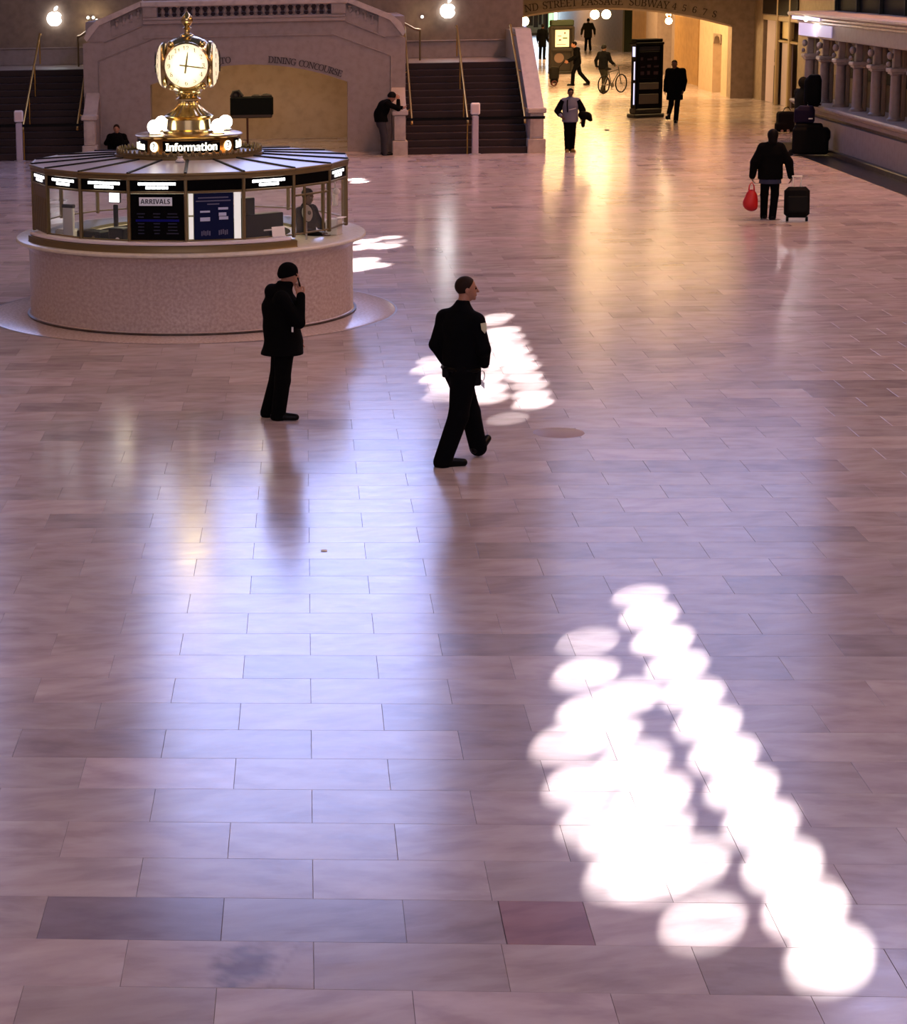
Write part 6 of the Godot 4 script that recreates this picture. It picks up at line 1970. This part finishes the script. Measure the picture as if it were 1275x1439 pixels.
func build_small() -> void:
	# rolling case and red bag
	var case_m := mat("case_cloth", Color(0.06, 0.06, 0.065), 0.8)
	var c := thing("rolling_case", "black rolling case with a raised pale metal handle behind the walking person", "suitcase", "", Vector3(8.93, 0, -40.55), -0.1)
	var mb := MB.new()
	mb.box(Vector3(0, 0.34, 0), Vector3(0.44, 0.56, 0.26), 0.07, Transform3D(Basis(Vector3.RIGHT, -0.12), Vector3.ZERO))
	put("body", mb, case_m, c)
	mb = MB.new()
	mb.box(Vector3(0, 0.3, 0.145), Vector3(0.36, 0.3, 0.05), 0.024, Transform3D(Basis(Vector3.RIGHT, -0.12), Vector3.ZERO))
	put("front_pocket", mb, mat("case_pocket", Color(0.085, 0.09, 0.095), 0.8), c)
	mb = MB.new()
	for x in [-0.07, 0.07]: mb.tube([Vector3(x, 0.58, -0.1), Vector3(x, 0.8, -0.125)], 0.011, 8)
	mb.tube([Vector3(-0.09, 0.8, -0.125), Vector3(0.09, 0.8, -0.125)], 0.015, 8)
	put("handle", mb, mat("handle_pale", Color(0.85, 0.84, 0.8), 0.35), c)
	for x in [-0.17, 0.17]:
		mb = MB.new()
		mb.tube([Vector3(x - 0.02, 0.045, 0.05), Vector3(x + 0.02, 0.045, 0.05)], 0.045, 12)
		put("wheel", mb, M.black, c)
	c = thing("red_bag", "bright red carrier bag hanging from the walking person's left hand", "bag", "", Vector3(8.17, 0.18, -40.85))
	var red := mat("bag_red", Color(0.72, 0.04, 0.06), 0.45)
	soft("body", red, c, [[Vector3(0, 0.19, 0), Vector3(0.115, 0.19, 0.09)], [Vector3(-0.02, 0.12, 0), Vector3(0.13, 0.13, 0.1)], [Vector3(0.03, 0.05, 0), Vector3(0.08, 0.06, 0.07)]], 0.06, 0.015, false)
	for z in [-0.03, 0.03]:
		mb = MB.new()
		mb.tube([Vector3(-0.05, 0.34, z), Vector3(-0.04, 0.45, z * 0.6), Vector3(0, 0.51, z * 0.2), Vector3(0.04, 0.45, z * 0.6), Vector3(0.05, 0.34, z)], 0.008, 6)
		put("handle", mb, red, c)
	# luggage at the ticket windows
	c = thing("luggage", "large black wheeled luggage on the floor at the ticket windows", "suitcase", "", Vector3(12.2, 0, -54.2), -0.25)
	soft("body", mat("luggage_black", Color(0.035, 0.035, 0.04), 0.7), c, [[Vector3(0.0, 0.36, 0), Vector3(0.42, 0.32, 0.22), 0.07], [Vector3(-0.05, 0.68, 0), Vector3(0.32, 0.1, 0.18), 0.06], [Vector3(0.3, 0.5, 0), Vector3(0.16, 0.12, 0.17), 0.06]])
	mb = MB.new()
	mb.box(Vector3(-0.34, 0.1, 0.16), Vector3(0.12, 0.14, 0.04), 0.015, Transform3D(Basis(Vector3(0, 0, 1), 0.0), Vector3.ZERO))
	put("foot_plate", mb, mat("plate_grey", Color(0.42, 0.38, 0.4), 0.5), c)
	for z in [-0.12, 0.16]:
		mb = MB.new()
		mb.tube([Vector3(-0.44, 0.07, z - 0.02), Vector3(-0.44, 0.07, z + 0.02)], 0.068, 14)
		put("wheel", mb, M.black, c)
	c = thing("purple_bag", "dark purple holdall resting on the black luggage at the ticket windows", "bag", "", Vector3(12.1, 0.7, -54.25), -0.25)
	soft("body", mat("bag_purple", Color(0.09, 0.06, 0.15), 0.65), c, [[Vector3(-0.05, 0.26, 0), Vector3(0.24, 0.18, 0.15), 0.07], [Vector3(-0.02, 0.42, 0), Vector3(0.18, 0.08, 0.12), 0.05]], 0.06, 0.02, false)
	mb = MB.new()
	mb.box(Vector3(0.1, 0.2, 0.175), Vector3(0.1, 0.03, 0.02), 0.008)
	put("buckle", mb, M.paper, c)
	c = thing("backpack", "tall black backpack worn by the traveller at the ticket windows", "backpack", "", Vector3(12.36, 1.15, -54.85), -0.3)
	soft("body", M.luggage_black, c, [[Vector3(0, 0.36, 0), Vector3(0.2, 0.34, 0.15), 0.1], [Vector3(0.03, 0.66, 0), Vector3(0.14, 0.1, 0.12), 0.06], [Vector3(-0.03, 0.1, 0), Vector3(0.14, 0.1, 0.12), 0.05]], 0.06, 0.02, false)
	mb = MB.new()
	mb.tube([Vector3(-0.1, -0.02, 0.1), Vector3(-0.09, 0.1, 0.14)], 0.012, 6)
	put("strap", mb, M.paper, c)
	c = thing("duffel_bag", "dark duffel bag standing on the floor past the end of the ticket windows", "bag", "", Vector3(13.15, 0, -61.6), 0.1)
	soft("body", mat("duffel_dark", Color(0.065, 0.055, 0.07), 0.8), c, [[Vector3(0.03, 0.3, 0), Vector3(0.23, 0.28, 0.17), 0.08], [Vector3(-0.12, 0.16, 0.05), Vector3(0.14, 0.12, 0.14), 0.06]])
	mb = MB.new()
	mb.tube([Vector3(-0.05, 0.58, 0.0), Vector3(0.0, 0.68, 0.02), Vector3(0.08, 0.7, 0.02), Vector3(0.16, 0.6, 0.0)], 0.014, 6)
	put("handle", mb, M.black, c)
	mb = MB.new()
	for x in [-0.12, 0.05]: mb.box(Vector3(x, 0.06, 0.185), Vector3(0.08, 0.07, 0.05), 0.02)
	put("tag", mb, mat("tag_pink", Color(0.55, 0.42, 0.38), 0.6), c)
	# sign board inside the arch
	c = thing("sign_board", "dark green board with an uneven top on a thin pole inside the arch", "sign", "", Vector3(-1.5, 0, -59.4))
	mb = MB.new()
	mb.box(Vector3(0.1, 1.1, 0), Vector3(1.16, 0.52, 0.16), 0.04)
	put("board", mb, mat("board_green", Color(0.08, 0.095, 0.075), 0.6), c)
	mb = MB.new()
	mb.box(Vector3(0.1, 0.84, 0), Vector3(1.1, 0.12, 0.14), 0.03)
	put("skirt", mb, mat("board_skirt", Color(0.30, 0.25, 0.19), 0.6), c)
	mb = MB.new()
	mb.tube([Vector3(-0.44, 1.34, 0.02), Vector3(-0.38, 1.48, 0.02), Vector3(-0.25, 1.5, 0.02), Vector3(-0.14, 1.36, 0.02)], 0.05, 8)
	mb.ball(Vector3(-0.34, 1.38, 0), Vector3(0.12, 0.1, 0.08), 6, 10)
	mb.ball(Vector3(0.5, 1.36, 0), Vector3(0.16, 0.07, 0.08), 6, 10)
	mb.ball(Vector3(0.22, 1.36, 0), Vector3(0.14, 0.05, 0.07), 6, 10)
	put("ornament", mb, mat("board_ornament", Color(0.10, 0.075, 0.04), 0.6), c)
	mb = MB.new()
	mb.tube([Vector3(-0.02, 0.0, 0), Vector3(-0.02, 0.85, 0)], 0.03, 8)
	mb.lathe([Vector2(0.0, 0.0), Vector2(0.2, 0.0), Vector2(0.2, 0.02), Vector2(0.03, 0.05)], 16, Vector3(-0.02, 0, 0))
	put("pole", mb, mat("pole_rust", Color(0.3, 0.15, 0.08), 0.5), c)
	# things on the counter inside the booth
	var k := func(label: String, called: String, cat: String, p: Vector3, size: Vector3, m: Material, yaw: float) -> Node3D:
		var t := thing(called, label, cat, "", BC + p, yaw)
		var q := MB.new()
		q.box(Vector3(0, size.y / 2, 0), size, minf(0.012, size.z * 0.2))
		put("body", q, m, t)
		return t
	c = k.call("pale standing leaflet rack behind the left windows of the booth", "leaflet_rack", "rack", Vector3(-1.62, 1.14, 0.85), Vector3(0.17, 0.46, 0.06), M.white_paint, -0.5)
	mb = MB.new()
	mb.box(Vector3(0, 0.44, 0), Vector3(0.19, 0.05, 0.07), 0.01)
	put("top", mb, denim_mat(), c)
	c = k.call("small screen glowing white behind the third window from the left of the booth", "monitor", "monitor", Vector3(-0.95, 1.14, 1.1), Vector3(0.06, 0.48, 0.05), M.screen_black, -0.3)
	mb = MB.new()
	mb.box(Vector3(0, 0.59, 0.02), Vector3(0.17, 0.17, 0.04), 0.01)
	put("casing", mb, M.screen_black, c)
	mb = MB.new()
	mb.box(Vector3(0, 0.59, 0.042), Vector3(0.145, 0.145, 0.006), 0.001)
	put("screen", mb, glow("screen_white", Color(1, 1, 1), 2.0), c)
	c = k.call("low black ticket machine behind the left windows of the booth", "ticket_machine", "machine", Vector3(-1.22, 1.14, 1.42), Vector3(0.42, 0.17, 0.25), mat("machine_black", Color(0.05, 0.055, 0.055), 0.4), -0.65)
	mb = MB.new()
	for x in [-0.12, 0.1]: mb.tube([Vector3(x, 0.09, 0.12), Vector3(x, 0.09, 0.132)], 0.025, 10)
	put("dial", mb, M.dull_brass, c)
	c = k.call("taller black terminal beside the arrivals board inside the booth", "terminal", "machine", Vector3(-0.86, 1.14, 1.72), Vector3(0.22, 0.24, 0.2), M.machine_black, -0.4)
	mb = MB.new()
	mb.ball(Vector3(0.03, 0.1, 0.105), Vector3(0.03, 0.02, 0.01), 5, 8)
	put("light", mb, M.paper, c)
	c = k.call("wide black cabinet behind the window right of the blue poster", "cabinet", "cabinet", Vector3(1.02, 0.1, 1.5), Vector3(0.62, 1.42, 0.16), M.machine_black, 0.6)
	mb = MB.new()
	mb.box(Vector3(-0.2, 1.5, -0.02), Vector3(0.18, 0.28, 0.1), 0.01)
	put("tower", mb, M.machine_black, c)
	mb = MB.new()
	mb.box(Vector3(0.1, 1.2, 0.082), Vector3(0.22, 0.02, 0.006), 0.001)
	put("shelf_strip", mb, M.paper, c)
	c = thing("notice_sheet", "white sheet of paper propped on the sill right of the blue poster", "paper", "", BC + Vector3(1.26, 1.235, 1.80), 0.58)
	mb = MB.new()
	mb.box(Vector3(0, 0.07, 0), Vector3(0.2, 0.14, 0.006), 0.001, Transform3D(Basis(Vector3.RIGHT, -0.15), Vector3.ZERO))
	put("sheet", mb, M.paper, c)
	mb = MB.new()
	mb.box(Vector3(0, 0.01, 0.012), Vector3(0.2, 0.012, 0.02), 0.003)
	put("lip", mb, M.white_paint, c)
	c = thing("desk_fan", "round grey desk fan behind the glazed door of the booth", "fan", "", BC + Vector3(1.62, 0.1, 1.0), 1.0)
	mb = MB.new()
	mb.lathe([Vector2(0.0, 0.0), Vector2(0.14, 0.0), Vector2(0.13, 0.03), Vector2(0.02, 0.05), Vector2(0.015, 1.24), Vector2(0.0, 1.24)], 16, Vector3.ZERO)
	put("stand", mb, M.chrome, c)
	mb = MB.new()
	var fx := Transform3D(Basis(Vector3.RIGHT, PI / 2 - 0.2), Vector3(0, 1.36, 0.02))
	mb.lathe([Vector2(0.0, 0.02), Vector2(0.09, 0.025), Vector2(0.115, 0.0), Vector2(0.09, -0.03), Vector2(0.0, -0.04)], 24, Vector3.ZERO, 0, TAU, fx)
	put("head", mb, mat("fan_grey", Color(0.6, 0.58, 0.55), 0.35), c)
	mb = MB.new()
	mb.ball(fx * Vector3(0, 0.03, 0), Vector3.ONE * 0.03, 6, 8)
	put("hub", mb, mat("fan_hub", Color(0.3, 0.27, 0.22), 0.4), c)
	c = k.call("white open carton at the far right window of the booth", "carton", "box", Vector3(2.0, 1.1, 0.45), Vector3(0.2, 0.22, 0.18), M.white_paint, 1.2)
	mb = MB.new()
	mb.box(Vector3(0.0, 0.235, 0.1), Vector3(0.22, 0.01, 0.09), 0.003, Transform3D(Basis(Vector3.RIGHT, 0.0), Vector3.ZERO))
	put("flap", mb, M.paper, c)
	c = k.call("pale telephone hanging by the far right window of the booth", "wall_telephone", "telephone", Vector3(2.02, 1.5, 0.52), Vector3(0.09, 0.17, 0.06), M.white_paint, 1.2)
	mb = MB.new()
	mb.tube([Vector3(-0.02, 0.17, 0.0), Vector3(-0.01, 0.36, 0.0)], 0.012, 6)
	mb.ball(Vector3(-0.01, 0.2, 0.02), Vector3.ONE * 0.05, 6, 8)
	put("cord", mb, M.white_paint, c)
	c = k.call("loose pile of papers on the left end of the booth counter", "paper_pile", "paper", Vector3(-1.68, 1.14, 0.62), Vector3(0.26, 0.09, 0.22), M.paper, -0.9)
	mb = MB.new()
	mb.box(Vector3(0.02, 0.1, 0.01), Vector3(0.22, 0.015, 0.2), 0.002, Transform3D(Basis(Vector3.UP, 0.3), Vector3.ZERO))
	put("top_sheet", mb, M.white_paint, c)
	# small lamp on the roof
	c = thing("roof_lamp", "tiny white fixture on the front of the booth roof under the clock", "lamp", "", Vector3(-1.66, 2.19, -29.42))
	mb = MB.new()
	mb.lathe([Vector2(0.0, 0.0), Vector2(0.055, 0.0), Vector2(0.06, 0.02), Vector2(0.03, 0.05), Vector2(0.04, 0.07), Vector2(0.0, 0.085)], 14, Vector3.ZERO)
	put("housing", mb, M.white_paint, c)
	mb = MB.new()
	mb.ball(Vector3(0, 0.085, 0), Vector3(0.03, 0.02, 0.03), 6, 8)
	put("cap", mb, M.dull_brass, c)
	# scraps on the floor
	mb = MB.new()
	mb.box(Vector3(0, 0.004, 0), Vector3(0.05, 0.006, 0.04), 0.001)
	var o := put("paper_scrap", mb, M.paper)
	o.position = Vector3(0.14, 0, -17.5)
	tag(o, "tiny white scrap of paper on the floor below the man in the coat", "litter")
	mb = MB.new()
	mb.box(Vector3(0, 0.008, 0), Vector3(0.12, 0.014, 0.3), 0.004)
	o = put("dark_scrap", mb, M.black)
	o.position = Vector3(8.6, 0, -63.5)
	tag(o, "small dark scrap lying on the shiny floor before the kiosk", "litter")
	mb = MB.new()
	mb.lathe([Vector2(0.0, 0.003), Vector2(0.25, 0.003), Vector2(0.26, 0.0)], 28, Vector3.ZERO)
	o = put("floor_plate", mb, dull(mat("floor_plate", Color(0.6, 0.51, 0.49), 0.4)))
	o.position = Vector3(2.57, 0, -22.12)
	tag(o, "round dark access plate set in the floor right of the officer", "floor plate")

func denim_mat() -> Material:
	return M.cloth_grey
